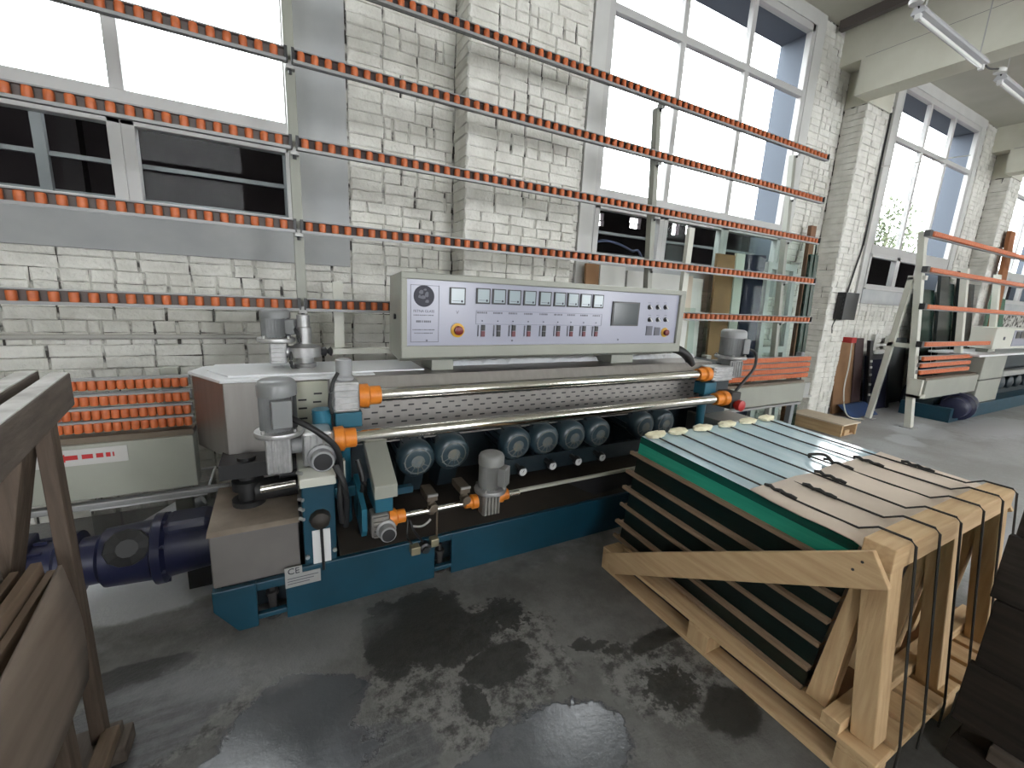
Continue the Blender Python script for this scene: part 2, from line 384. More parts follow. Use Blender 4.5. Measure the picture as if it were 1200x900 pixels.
WIN = [(-2.70, 0.15), (2.78, 5.87), (8.30, 11.30), (13.85, 16.90)]
WZ0, WZ1 = 2.00, 4.92
PIL = [(1.31, 2.36), (6.83, 7.43), (12.35, 12.95)]
PY = 3.32
wb = MB()
xs = [FX0] + [x for wn in WIN for x in wn] + [FX1]
for i in range(0, len(xs), 2): wb.box(xs[i], xs[i + 1], WY + 0.012, WT, WZ0, WZ1)
wb.box(FX0, FX1, WY + 0.012, WT, 0, WZ0).box(FX0, FX1, WY + 0.012, WT, WZ1, CZ + 0.2)
wall_back = tag(wb.build('wall_back', mortar_m), 'white painted brick wall with tall windows behind the machine', 'wall', kind='structure')
pil_o = []
for i, (a, b) in enumerate(PIL):
    o = MB().box(a + 0.012, b - 0.012, PY + 0.012, WY + 0.012, 0, CZ).build('wall_pilaster', mortar_m)
    tag(o, ['white painted brick pilaster behind the control panel', 'white painted brick pilaster carrying the ceiling beam, right of the tall middle window',
            'farthest white brick pilaster at the right edge of the photo'][i], 'pilaster', 'brick pilasters', 'structure'); pil_o.append(o)

# --- bricks: front shell pieces with uneven arrises
def brick_mesh(Lx, H=0.0752, D=0.03, seed=0, axis='Y'):
    rnd = random.Random(seed); j = lambda s: rnd.uniform(-s, s)
    a, h, c = Lx / 2, H / 2, 0.007
    vs = []
    for (sx, sz) in ((-1, -1), (1, -1), (1, 1), (-1, 1)): vs.append((sx * a, D, sz * h))
    for (sx, sz) in ((-1, -1), (1, -1), (1, 1), (-1, 1)): vs.append((sx * a + j(.004), c + j(.003), sz * h + j(.0025)))
    for (sx, sz) in ((-1, -1), (1, -1), (1, 1), (-1, 1)): vs.append((sx * (a - c) + j(.006), j(.004), sz * (h - c) + j(.005)))
    fs = [(8, 9, 10, 11)]
    for i in range(4):
        k = (i + 1) % 4; fs += [(4 + i, 4 + k, 8 + k, 8 + i), (i, k, 4 + k, 4 + i)]
    if axis == 'X': vs = [(y, -x, z) for (x, y, z) in vs]
    b = MB().add(vs, fs); me = b.mesh('brick'); me.materials.append(paint_white); return me
BR = {}
def bm_(Lx, axis):
    q = max(1, round(Lx / 0.02)); k = (q, random.randrange(5), axis)
    if k not in BR: BR[k] = brick_mesh(q * 0.02 - 0.012, seed=hash(k[:2]) % 9999, axis=axis)
    return BR[k]
def runs(x0, x1, z):
    """brick lengths along one course"""
    row = int(round(z / 0.077)); rnd = random.Random(row * 31 + int(x0 * 100))
    out = []; x = x0; hdr = row % 4 == 0
    first = 0.125 if row % 2 else 0.25
    while x < x1 - 0.02:
        L = (first if x == x0 else (0.13 if hdr else 0.255)) + rnd.uniform(-0.012, 0.012)
        if rnd.random() < 0.07: L *= 0.5
        if x + L > x1 - 0.06: L = x1 - x
        out.append((x, min(x + L, x1))); x += L
    return out
def lay(areas, face, parent, axis='Y', lim=300, nearest=True):
    B = []
    for (x0, x1, z0, z1) in areas:
        n = int((z1 - z0) / 0.077)
        for r in range(n):
            z = z0 + 0.077 * (r + 0.5)
            for (a, b) in runs(x0, x1, z):
                c = (a + b) / 2
                P = Vector((c, face, z)) if axis == 'Y' else Vector((face, c, z))
                B.append(((P - EYE).length, P, b - a, z))
    return B
def place(B, parent, lim):
    def seen(b):
        P = b[1]; d = RW.transposed() @ (P - EYE)
        if d.z < 0.1: return False
        u, v = 600 + F * d.x / d.z, 450 + F * d.y / d.z
        return -30 < u < 1230 and -30 < v < 560
    vis = sorted([b for b in B if seen(b[0:4])], key=lambda b: b[0]); rest = [b for b in B if not seen(b)]
    for i, (dist, P, L, ax) in enumerate(vis):
        me = bm_(L, ax)
        off = random.uniform(-0.004, 0.003)
        P = P + (Vector((0, off, 0)) if ax == 'Y' else Vector((off, 0, 0)))
        if i < lim:
            o = inst('brick', me, P, parent); o.rotation_euler = (0, random.gauss(0, 0.016) if ax == 'Y' else 0, 0)
        else: rest.append((dist, P, L, ax))
    if rest:
        mb = MB()
        for (dist, P, L, ax) in rest:
            me = bm_(L, ax); mb.add([P + v.co for v in me.vertices], [tuple(p.vertices) for p in me.polygons])
        o = mb.build('brickwork', paint_white, parent); o['kind'] = 'stuff'
def withax(B, ax): return [(b[0], b[1], b[2], ax) for b in B]
A = []
A += [(-3.2, 0.50, 0.0, 1.78), (0.50, 1.31, 0.0, CZ), (2.36, 2.60, 0.0, CZ), (2.60, 6.10, 0.0, 1.78), (6.10, 6.83, 0.0, CZ),
      (7.43, 8.10, 0.0, CZ), (8.10, 11.62, 0.0, 1.78), (11.62, 12.35, 0.0, CZ), (12.95, 13.65, 0.0, CZ)]
place(withax(lay(A, WY, wall_back), 'Y'), wall_back, 300)
for i, (a, b) in enumerate(PIL):
    Bp = withax(lay([(a, b, 0.0, 4.25)], PY, None), 'Y') + withax(lay([(PY, WY, 0.0, 4.25)], a, None, 'X'), 'X')
    place(Bp, pil_o[i], 280)
# plain render above the beam seat of the pilasters
for i, (a, b) in enumerate(PIL):
    MB().box(a, b, PY, WY, 4.25, CZ).build('beam_seat', beam_m, pil_o[i])

# --- windows
WLAB = ['tall white framed window at the upper left with dark lower panes', 'tall white framed window in the middle of the wall',
        'tall white framed window with a tree outside, behind the second machine', 'tall white framed window at the right edge of the photo']
MUL = [[-1.74, -0.78], [3.73, 4.75], [9.28, 10.22], [14.85, 15.87]]
for wi, (a, b) in enumerate(WIN):
    wo = thing('window_%d' % (wi + 1), (0.5 * (a + b), WY, WZ0), WLAB[wi], 'window'); wo['kind'] = 'structure'
    y0, y1 = WY - 0.015, WY + 0.055
    fr = MB(); fw_ = 0.055
    fr.box(a - 0.02, a + fw_, y0, y1, WZ0, WZ1 + .03).box(b - fw_, b + 0.02, y0, y1, WZ0, WZ1 + .03).box(a, b, y0, y1, WZ1 - 0.05, WZ1 + 0.03).box(a, b, y0, y1, WZ0 - 0.03, WZ0 + 0.05)
    fr.build('frame', frame_m, wo, bev=0.004)
    cols = [a] + MUL[wi] + [b]
    for x in MUL[wi]: MB().box(x - 0.035, x + 0.035, y0 + 0.006, y1 - 0.003, 2.6, WZ1 - 0.02).build('mullion', frame_m, wo, bev=0.004)
    MB().box(a + 0.02, b - 0.02, y0 + 0.003, y1 - 0.006, 4.165, 4.235).build('transom', frame_m, wo, bev=0.004)
    MB().box(a + 0.01, b - 0.01, y0 - 0.005, y1 - 0.009, 2.52, 2.66).build('transom', frame_m, wo, bev=0.004)
    for j in range(len(cols) - 1):
        c0, c1 = cols[j], cols[j + 1]
        for (z0, z1) in ((4.235, WZ1), (2.66, 4.165)):
            MB().box(c0 + 0.03, c1 - 0.03, WY + 0.02, WY + 0.026, z0 - .01, z1).build('pane', pane_m, wo)
        # lower casement: its own sash and pane
        s = MB(); q = 0.065
        s.box(c0, c0 + q, y0 - 0.008, y1, WZ0 + 0.03, 2.53).box(c1 - q, c1, y0 - 0.008, y1, WZ0 + 0.03, 2.53).box(c0, c1, y0 - 0.008, y1, 2.47, 2.53).box(c0, c1, y0 - 0.008, y1, WZ0 + 0.0, WZ0 + 0.05)
        so = s.build('sash', frame_m, wo, bev=0.004)
        MB().box(c0 + q, c1 - q, WY + 0.01, WY + 0.016, WZ0 + 0.05, 2.48).build('pane', pane_m, so)
    # outer reveal, dark painted
    rv = MB(); rv.box(a - 0.02, a + 0.005, y1, WT, WZ0, WZ1).box(b - 0.005, b + 0.02, y1, WT, WZ0, WZ1).box(a, b, y1, WT, WZ1 - 0.03, WZ1 + 0.02).box(a, b, y1, WT, WZ0 - .05, WZ0)
    rv.build('reveal', reveal_m, wo)
    # boarded surround on the wall face
    cw = [0.20, 0.34] if wi == 0 else [0.18, 0.20]
    MB().box(b + 0.02, b + cw[1], WY - 0.022, WY + 0.012, WZ0 - 0.26, CZ).build('casing_board', casing_w if wi else casing_m, wo, bev=0.003)
    MB().box(a - cw[0], a - 0.02, WY - 0.022, WY + 0.012, WZ0 - 0.26, CZ).build('casing_board', casing_w if wi else casing_m, wo, bev=0.003)
    MB().box(a - 0.02, b + 0.02, WY - 0.030, WY + 0.012, WZ0 - 0.26, WZ0 - 0.03).build('sill_board', casing_m, wo, bev=0.003)
    MB().box(a - 0.02, b + 0.02, WY - 0.060, WY + 0.012, WZ0 - 0.035, WZ0 - 0.012).build('sill_ledge', frame_m, wo, bev=0.003)
    MB().box(a - 0.02, b + 0.02, WY - 0.022, WY + 0.012, WZ1 + 0.03, CZ).build('head_board', casing_w if wi else casing_m, wo)
    # grille bars outside the lower panes
    if wi < 2:
        for z in (2.09, 2.31): MB().box(a, b, 3.90, 3.93, z - 0.014, z + 0.014).build('grille_bar', steel_bar, wo)
        for x in ([-1.98, -1.24, 0.10] if wi == 0 else [3.02]): MB().box(x - 0.028, x + 0.028, 3.88, 3.92, WZ0, 2.56).build('grille_post', steel_bar, wo)

# --- ceiling beams
for i, x in enumerate((1.0, 6.50, 12.0)):
    bo = MB().box(x, x + 0.30, FY0, PY + (0.02 if i else 0.0), 4.25, 4.66).box(x + 0.03, x + 0.30, FY0, WY, 4.668, CZ)
    o = bo.build('trim_%d' % (i + 1), beam_m)
    tag(o, ['concrete ceiling beam above the camera at left', 'cream painted concrete ceiling beam right of the tall middle window', 'farther cream ceiling beam at the upper right corner'][i], 'beam', kind='structure')
    MB().box(x + 0.012, x + 0.26, FY0, PY - 0.02, 4.655, 4.67).build('joint', ink_g, o)
tag(MB().box(6.28, 6.36, FY0, 3.55, 4.99, CZ).build('trim_4', mat('dark_steel_channel', (0.10, 0.085, 0.08), rough=0.6)), 'dark steel channel under the ceiling beside the beam', 'channel', kind='structure')

# --- annex seen through the lower panes, and a tree beyond it
an = thing('annex_building', (7, 8, 0), 'dark annex hall seen through the lower window panes', 'building')
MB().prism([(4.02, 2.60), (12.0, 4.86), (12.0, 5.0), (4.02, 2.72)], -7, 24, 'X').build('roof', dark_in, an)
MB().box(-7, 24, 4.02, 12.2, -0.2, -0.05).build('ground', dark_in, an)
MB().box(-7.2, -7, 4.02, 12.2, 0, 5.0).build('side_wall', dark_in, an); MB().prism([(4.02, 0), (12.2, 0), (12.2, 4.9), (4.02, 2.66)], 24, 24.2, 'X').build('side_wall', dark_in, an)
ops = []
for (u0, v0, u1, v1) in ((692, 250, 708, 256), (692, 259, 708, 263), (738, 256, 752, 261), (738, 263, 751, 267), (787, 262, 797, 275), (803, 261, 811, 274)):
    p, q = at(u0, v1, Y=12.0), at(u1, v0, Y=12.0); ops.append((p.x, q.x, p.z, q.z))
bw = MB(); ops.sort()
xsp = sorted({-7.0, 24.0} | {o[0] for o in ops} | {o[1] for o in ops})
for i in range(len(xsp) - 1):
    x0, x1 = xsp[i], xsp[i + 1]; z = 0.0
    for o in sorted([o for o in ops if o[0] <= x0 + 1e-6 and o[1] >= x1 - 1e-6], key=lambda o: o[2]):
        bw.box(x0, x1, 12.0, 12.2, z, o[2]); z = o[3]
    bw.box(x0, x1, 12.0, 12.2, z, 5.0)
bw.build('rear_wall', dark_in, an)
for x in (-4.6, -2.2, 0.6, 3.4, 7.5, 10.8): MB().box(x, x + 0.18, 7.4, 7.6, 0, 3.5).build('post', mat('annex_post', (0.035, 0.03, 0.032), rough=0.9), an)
tr = thing('tree', (33.5, 13.8, 0), 'pale green leafy tree outside the window behind the second machine', 'tree')
p0 = Vector((33.5, 13.8, 0)); MB().lathe(p0, (0, 0, 1), [(0, 0.3), (3, 0.2), (6.5, 0.06)], 8).build('trunk', bark, tr)
rl = random.Random(3); lf = MB()
for i in range(4200):
    k = rl.random(); cx, cz, rr = ((-1.0, 6.6, 1.9) if k < .45 else ((-2.0, 4.8, 1.6) if k < .7 else (2.6, 5.2, 2.0)))
    th = rl.uniform(0, 6.283); ph = math.acos(rl.uniform(-1, 1)); r = rr * rl.random() ** 0.45
    c = p0 + Vector((cx + r * math.sin(ph) * math.cos(th), r * math.sin(ph) * math.sin(th), cz + r * math.cos(ph)))
    d = Vector((rl.uniform(-1, 1), rl.uniform(-1, 1), rl.uniform(-1, 1))).normalized(); d, s, u = basis(d); e = rl.uniform(0.08, 0.17)
    lf.add([c - d * e, c + s * e * .5, c + d * e, c - s * e * .5], [(0, 1, 2, 3)])
tag(lf.build('crown', leaf_m, tr), kind='stuff')

# --- wall conduit
cd = at(0, 395, Y=3.57); tag(MB().cyl((-3.2, 3.575, cd.z), (0.02, 3.575, cd.z), 0.016).build('conduit', pipe_m), 'thin grey conduit pipe fixed along the brick wall at left', 'pipe')
# ================================================================== GLASS EDGING MACHINE
mc = thing('glass_edging_machine', (1.6, 2.5, 0), 'long teal and stainless glass edging machine with a wide control panel', 'machine')

# base skid with two jacking pockets
b = MB()
b.prism([(-0.34, 0.228), (-0.34, 0.13), (-0.25, 0.0), (-0.17, 0.0), (-0.17, 0.228)], 2.07, 2.10, 'Y')
b.box(-0.17, -0.05, 2.07, 2.10, 0.185, 0.228).box(-0.17, -0.05, 2.07, 2.10, 0.035, 0.06)
b.box(-0.05, 0.69, 2.07, 2.10, 0.0, 0.255).box(0.69, 0.79, 2.07, 2.10, 0.215, 0.255).box(0.69, 0.79, 2.07, 2.10, 0.04, 0.065)
b.box(0.79, 3.55, 2.07, 2.10, 0.0, 0.255)
b.box(-0.34, -0.32, 2.10, 2.85, 0.10, 0.228).box(3.53, 3.55, 2.10, 2.85, 0.0, 0.25).box(-0.34, 3.55, 2.83, 2.85, 0.0, 0.25)
base = b.build('base_skid', teal, mc, bev=0.004)
MB().box(-0.32, 3.53, 2.2, 2.82, 0.02, 0.22).build('skid_core', teal_d, mc)
for x in (-0.11, 0.74):
    j = MB().lathe((x, 2.135, 0.0), (0, 0, 1), [(0, 0.04), (0.012, 0.04), (0.02, 0.018), (0.11, 0.018), (0.11, 0.028), (0.13, 0.028), (0.13, 0.012), (0.17, 0.012)], 12).build('jack_foot', MATS.get('dark_cast') or mat('dark_cast', (0.03, 0.028, 0.027), rough=0.5), mc, smooth=True)
MB().prism([(2.10, 0.24), (2.10, 0.256), (2.40, 0.36), (2.62, 0.40), (2.62, 0.24)], 0.20, 3.5, 'X').build('splash_tray', brown_tray, mc)
MB().box(0.20, 3.5, 2.62, 2.66, 0.25, 1.0).build('rear_plate', teal_d, mc)
MB().prism([(1.60, 0.40), (1.85, 0.27), (2.5, 0.30), (2.7, 0.42)], 2.12, 2.135, 'Y').build('drip_plate', blackp, mc)
# name plate: CE mark
MB().box(-0.050, 0.105, 2.066, 2.0705, 0.165, 0.232).box(-0.050, 0.025, 2.066, 2.0705, 0.232, 0.272).build('rating_plate', grey_sil, base)
text('ce_mark', 'CE', (-0.012, 2.0655, 0.236), 0.044, ink, base)
for z in (0.182, 0.196, 0.210): MB().box(-0.04, 0.095 - 0.02 * ((z * 1000) % 3), 2.0652, 2.0662, z, z + 0.004).build('plate_line', ink_g, base)

# drive box at the left end and its shaft
gb = MB().box(-0.335, 0.02, 2.10, 2.56, 0.228, 0.485).build('drive_box', dusty_box, mc, bev=0.006)
MB().prism([(2.095, 0.485), (2.57, 0.485), (2.57, 0.512), (2.12, 0.498)], -0.342, 0.025, 'X').build('drive_box_lid', mat('dusty_brown_lid', (0.16, 0.125, 0.095), (0.24, 0.20, 0.16), scale=6, rough=0.7), gb)
sh = MB(); sh.lathe((-0.19, 2.36, 0.50), (0, 0, 1), [(0, 0.075), (0.03, 0.075), (0.03, 0.045), (0.08, 0.045), (0.085, 0.07), (0.13, 0.07), (0.135, 0.04), (0.25, 0.04)], 16)
sh.box(-0.30, 0.03, 2.30, 2.5, 0.66, 0.735)
sh.cyl((-0.16, 2.34, 0.575), (0.03, 2.34, 0.575), 0.055).cyl((-0.05, 2.30, 0.655), (0.03, 2.30, 0.655), 0.02)
sh.build('drive_shaft', black, mc, smooth=True)
MB().cyl((-0.13, 2.22, 0.625), (0.02, 2.22, 0.632), 0.018).build('shaft_pin', chrome, mc, smooth=True)
for z in (0.735, 0.60, 0.55, 0.50): MB().cyl((0.028, 2.10, z), (0.045, 2.08, z), 0.009, 8).build('bolt', grey_sil, mc)

# left column
col = MB().box(0.04, 0.185, 2.085, 2.36, 0.25, 0.70).build('left_column', teal, mc, bev=0.006)
MB().prism([(2.075, 0.66), (2.075, 0.705), (2.14, 0.735), (2.36, 0.735), (2.36, 0.66)], 0.032, 0.193, 'X').build('column_cap', cream, col, bev=0.005)
MB().lathe((0.115, 2.085, 0.49), (0, -1, 0), [(0, 0.05), (0.035, 0.042), (0.05, 0.02)], 10).build('dusty_regulator', brown_tray, col, smooth=True)
p = at(366, 625, Y=2.06); q = at(389, 662, Y=2.06)
MB().box(p.x, q.x, 2.078, 2.082, q.z - 0.005, p.z).build('hanging_card', white_p, col)
MB().cyl((0.5 * (p.x + q.x), 2.068, p.z + 0.02), (0.5 * (p.x + q.x) + 0.004, 2.068, q.z - 0.02), 0.007, 8).build('hanging_tool', blackp, col)
for z, x in ((0.30, 0.052), (0.31, 0.175)): MB().cyl((x, 2.083, z), (x, 2.07, z), 0.01, 8).build('bolt', grey_sil, col)

# ---- geared motors -------------------------------------------------------
def fins(cx, cy, r, n=30, deep=0.010):
    return [(cx + (r if i % 2 else r - deep) * math.cos(2 * math.pi * (i // 2 + (0.25 if i % 2 else 0.75)) / n), cy + (r if i % 2 else r - deep) * math.sin(2 * math.pi * (i // 2 + (0.25 if i % 2 else 0.75)) / n)) for i in range(2 * n)]
def vmotor(x, y, z0, z1, r, body, capm, box_dir, flange=True):
    """upright motor: finned housing, fan cap, flange and terminal box"""
    h = z1 - z0
    o = MB().prism(fins(x, y, r), z0, z1 - 0.30 * h, 'Z').build('motor', body, mc)
    MB().lathe((x, y, z1 - 0.31 * h), (0, 0, 1), [(0, r * 1.06), (0.20 * h, r * 1.06), (0.27 * h, r * 0.96), (0.30 * h, r * 0.80), (0.31 * h, r * 0.45)], 24).build('fan_cap', capm, o, smooth=True)
    if flange:
        MB().lathe((x, y, z0 - 0.022), (0, 0, 1), [(0, r * 1.30), (0.012, r * 1.34), (0.022, r * 1.30), (0.03, r * 0.9)], 24).build('flange', cast, o, smooth=True)
        for k in range(4):
            a = math.pi / 4 + k * math.pi / 2; MB().cyl((x + r * 1.15 * math.cos(a), y + r * 1.15 * math.sin(a), z0), (x + r * 1.15 * math.cos(a), y + r * 1.15 * math.sin(a), z0 + 0.016), 0.009, 6).build('bolt', grey_sil, o)
    d = Vector(box_dir).normalized(); c = Vector((x, y, z0 + 0.38 * h)) + d * (r + 0.008)
    bx = MB(); bx.beam(c - Vector((0, 0, 0.25 * h)), c + Vector((0, 0, 0.28 * h)), r * 1.05, 0.05, up=d)
    bx.build('terminal_box', capm, o, bev=0.006)
    return o
def worm(x0, x1, y0, y1, z0, z1, m=cast, ribs='X'):
    g = MB().box(x0, x1, y0, y1, z0, z1).build('worm_gearbox', m, mc, bev=0.012)
    r = MB()
    for k in range(5):
        t = (k + 0.5) / 5
        if ribs == 'X': xx = x0 + (x1 - x0) * t; r.box(xx - 0.005, xx + 0.005, y0 - 0.012, y1, z0 + 0.01, z1 - 0.01)
        else: zz = z0 + (z1 - z0) * t; r.box(x0 + 0.01, x1 - 0.01, y0 - 0.012, y1, zz - 0.005, zz + 0.005)
    r.build('cooling_ribs', m, g, bev=0.002)
    return g
def hub(g, x, y, z, r):
    MB().lathe((x, y, z), (0, -1, 0), [(0, r * 1.25), (0.025, r * 1.25), (0.03, r), (0.075, r), (0.08, r * 0.9)], 20).build('hub', motor_l, g, smooth=True)
    MB().lathe((x, y - 0.0795, z), (0, -1, 0), [(0, r * 0.82), (0.004, r * 0.80), (0.006, r * 0.4)], 20).build('hub_cap', blackp, g, smooth=True)
def coupling(x0, x1, y, z, r, flip=False):
    L = x1 - x0; pr = [(0, r), (0.42 * L, r * 1.04), (0.45 * L, r * 0.94), (0.5 * L, r * 0.80), (0.97 * L, r * 0.80), (L, r * 0.74)]
    o = MB().lathe((x1, y, z) if flip else (x0, y, z), (-1, 0, 0) if flip else (1, 0, 0), pr, 20).build('rubber_coupling', amber, mc, smooth=True)
    return o

# two polished feed tubes with orange couplings at both ends
lt = MB().cyl((0.28, 2.2, 0.845), (3.12, 2.2, 0.845), 0.036, 24).build('feed_tube', chrome, mc, smooth=True)
ut = MB().cyl((0.42, 2.3, 1.035), (3.02, 2.3, 1.035), 0.036, 24).build('feed_tube', chrome, mc, smooth=True)
coupling(0.20, 0.305, 2.2, 0.845, 0.062); coupling(3.08, 3.22, 2.2, 0.845, 0.062, True)
coupling(0.335, 0.450, 2.3, 1.035, 0.062); coupling(2.96, 3.09, 2.3, 1.035, 0.060, True)
# upper left worm gear on a teal bracket
g = worm(0.205, 0.335, 2.24, 2.38, 0.965, 1.125, ribs='Z')
MB().lathe((0.27, 2.31, 1.12), (0, 0, 1), [(0, 0.05), (0.02, 0.05), (0.03, 0.04), (0.11, 0.04), (0.115, 0.03)], 18).build('worm_stub', motor_l, g, smooth=True)
MB().box(0.215, 0.345, 2.24, 2.38, 0.885, 0.965).build('bracket', teal_b, mc, bev=0.006)
MB().prism(fins(0.155, 2.28, 0.045, 20, 0.0), 0.86, 0.985, 'Z').build('pivot_block', mat('light_teal', (0.03, 0.16, 0.24), rough=0.35), mc, smooth=True)
MB().cyl((0.265, 2.32, 0.25), (0.265, 2.32, 0.90), 0.028).build('guide_post', teal_b, mc, smooth=True)
MB().box(0.20, 0.33, 2.24, 2.36, 0.50, 0.56).build('post_clamp', teal_b, mc, bev=0.005)
MB().box(0.225, 0.245, 2.16, 2.20, 0.62, 0.74).build('post_tag', cream, mc)
# lower left worm gear with the upright motor on it
g = worm(0.055, 0.185, 2.10, 2.25, 0.755, 0.92, ribs='X')
hub(g, 0.135, 2.105, 0.80, 0.05)
MB().cyl((0.185, 2.2, 0.845), (0.21, 2.2, 0.845), 0.045, 18).build('output_ring', grey_sil, g, smooth=True)
MB().cyl((-0.02, 2.18, 0.845), (0.06, 2.18, 0.845), 0.04, 16).build('input_sleeve', motor_l, g, smooth=True)
vmotor(-0.035, 2.16, 0.935, 1.175, 0.078, motor_g, mat('smoky_motor_cap', (0.20, 0.205, 0.21), rough=0.3), (0.15, -1, 0))
worm(-0.095, 0.01, 2.10, 2.23, 0.735, 0.915, ribs='X')
# rear spindle drive standing on the hood
vmotor(-0.03, 2.74, 1.295, 1.455, 0.073, motor_g, motor_g, (1, -0.3, 0))
worm(-0.07, 0.02, 2.69, 2.79, 1.15, 1.275, ribs='Z')
sp = MB(); sp.lathe((0.11, 2.72, 1.115), (0, 0, 1), [(0, 0.055), (0.035, 0.06), (0.04, 0.045), (0.07, 0.045), (0.075, 0.088), (0.13, 0.088), (0.135, 0.065), (0.15, 0.04), (0.24, 0.04), (0.245, 0.034), (0.31, 0.034)], 20)
sp.cyl((0.0, 2.73, 1.215), (0.11, 2.72, 1.215), 0.035)
sp.build('spindle_drive', cast, mc, smooth=True)
MB().lathe((0.19, 2.72, 1.215), (1, 0, 0), [(0, 0.02), (0.03, 0.03), (0.04, 0.012), (0.06, 0.03), (0.07, 0.012)], 10).build('spindle_knob', blackp, mc, smooth=True)
MB().tube(curve_pts([(0.045, 2.70, 1.365), (0.075, 2.67, 1.33), (0.085, 2.66, 1.27)]), 0.009).build('motor_cable', black, mc, smooth=True)
MB().tube(curve_pts([(0.05, 2.68, 1.24), (0.035, 2.66, 1.17), (0.06, 2.66, 1.125), (0.16, 2.66, 1.12)]), 0.010).build('motor_cable', black, mc, smooth=True)

# ---- stainless hood, deck, perforated splash panel ------------------------
hood = [(-0.43, 2.72), (-0.27, 2.45), (0.30, 2.45), (0.30, 2.86), (-0.38, 2.86)]
MB().prism(hood, 0.715, 1.105, 'Z').build('stainless_hood', stainless, mc, bev=0.004)
lid = [(-0.445, 2.725), (-0.28, 2.435), (0.45, 2.435), (0.45, 2.88), (-0.39, 2.88)]
hl = MB().prism(lid, 1.105, 1.122, 'Z').build('hood_lid', film, mc, bev=0.003)
MB().prism([(-0.36, 2.70), (-0.25, 2.50), (0.75, 2.50), (0.75, 2.87), (-0.34, 2.87)], 1.122, 1.130, 'Z').build('lid_film', film, hl)
dk = MB().prism([(2.36, 1.055), (2.372, 1.05), (2.40, 1.095), (2.86, 1.10), (2.86, 1.12), (2.395, 1.118)], 0.30, 3.25, 'X').build('stainless_deck', stainless, mc)
pf = MB().box(0.30, 3.20, 2.425, 2.435, 0.775, 1.10).build('perforated_panel', stainless, mc)
MB().prism([(2.425, 0.775), (2.36, 0.755), (2.36, 0.74), (2.435, 0.76)], 0.28, 3.2, 'X').build('panel_lip', stainless, pf)
sl = MB(); pz = [0.835, 0.868, 0.901, 0.934, 0.967]
for i, z in enumerate(pz):
    x = 0.34 + (0.042 if i % 2 else 0.0)
    while x < 3.15: sl.box(x, x + 0.034, 2.4235, 2.427, z - 0.0045, z + 0.0045); x += 0.084
tag(sl.build('slots', blackp, pf), kind='stuff')
sp2 = MB().box(0.04, 0.20, 2.415, 2.448, 0.80, 1.10).build('slotted_end_plate', mat('yellowed_steel', (0.46, 0.46, 0.38), rough=0.35, metal=0.4), mc)
s3 = MB()
for (x, z) in ((0.055, 0.90), (0.055, 0.955), (0.055, 1.0), (0.115, 0.92), (0.125, 0.985), (0.13, 1.03)): s3.box(x, x + 0.04, 2.4125, 2.416, z, z + 0.009)
s3.build('slots', blackp, sp2)
MB().box(3.20, 3.50, 2.38, 2.86, 0.25, 1.10).build('right_housing', teal_d, mc)

# white packing strips lying along the back of the deck
for i, (x0, x1) in enumerate(((0.95, 2.18), (2.44, 3.30))):
    rr = random.Random(i); m2 = MB(); n = 26
    yb = 2.63
    prof = [(yb - 0.02, 1.121), (yb, 1.15), (yb + 0.06, 1.155), (yb + 0.09, 1.121)]
    vs = []; fs = []
    for k in range(n + 1):
        x = x0 + (x1 - x0) * k / n
        for (yy, zz) in prof: vs.append((x, yy + rr.uniform(-.006, .006), zz + (rr.uniform(-.008, .008) if zz > 1.13 else 0)))
    for k in range(n):
        for q_ in range(3): fs.append((k * 4 + q_, k * 4 + q_ + 1, k * 4 + 5 + q_, k * 4 + 4 + q_))
        fs.append((k * 4, k * 4 + 4, k * 4 + 7, k * 4 + 3))
    fs += [(0, 1, 2, 3), (n * 4, n * 4 + 1, n * 4 + 2, n * 4 + 3)]
    o = m2.add(vs, fs).build('packing_strip', film)
    tag(o, ['long crumpled white packing strip lying under the control panel', 'shorter white packing strip on the deck right of the control panel foot'][i], 'packing strip')

# ---- control panel --------------------------------------------------------
PX0, PX1, PYF = 0.585, 2.80, 2.395
cp = MB().prism([(PYF, 1.225), (PYF, 1.675), (PYF + 0.03, 1.69), (2.66, 1.67), (2.70, 1.215), (PYF + 0.05, 1.19)], PX0, PX1, 'X').build('control_panel', beige, mc, bev=0.006)
bz = MB(); bz.box(PX0 - 0.004, PX1 + 0.004, PYF - 0.022, PYF + 0.01, 1.655, 1.692).box(PX0 - 0.004, PX1 + 0.004, PYF - 0.022, PYF + 0.01, 1.215, 1.285)
bz.box(PX0 - 0.004, PX0 + 0.03, PYF - 0.022, PYF + 0.01, 1.28, 1.66).box(PX1 - 0.05, PX1 + 0.004, PYF - 0.022, PYF + 0.01, 1.28, 1.66)
bz.build('bezel', beige, cp, bev=0.006)
fy = PYF - 0.003
MB().box(PX0 + 0.03, PX1 - 0.05, fy, PYF, 1.285, 1.655).build('face_foil', lav, cp)
def fp(u, v): return at(u, v, Y=fy)
def rect(name, u0, v0, u1, v1, m, d=0.004, pr=cp):
    a, c = fp(u0, v0), fp(u1, v1); return MB().box(a.x, c.x, fy - d, fy + 0.0005, c.z, a.z).build(name, m, pr)
def outline(x0, x1, z0, z1, t=0.003):
    q = MB(); q.box(x0, x1, fy - 0.001, fy, z0, z0 + t).box(x0, x1, fy - 0.001, fy, z1 - t, z1).box(x0, x0 + t, fy - 0.001, fy, z0, z1).box(x1 - t, x1, fy - 0.001, fy, z0, z1)
    return q.build('print_line', ink_g, cp)
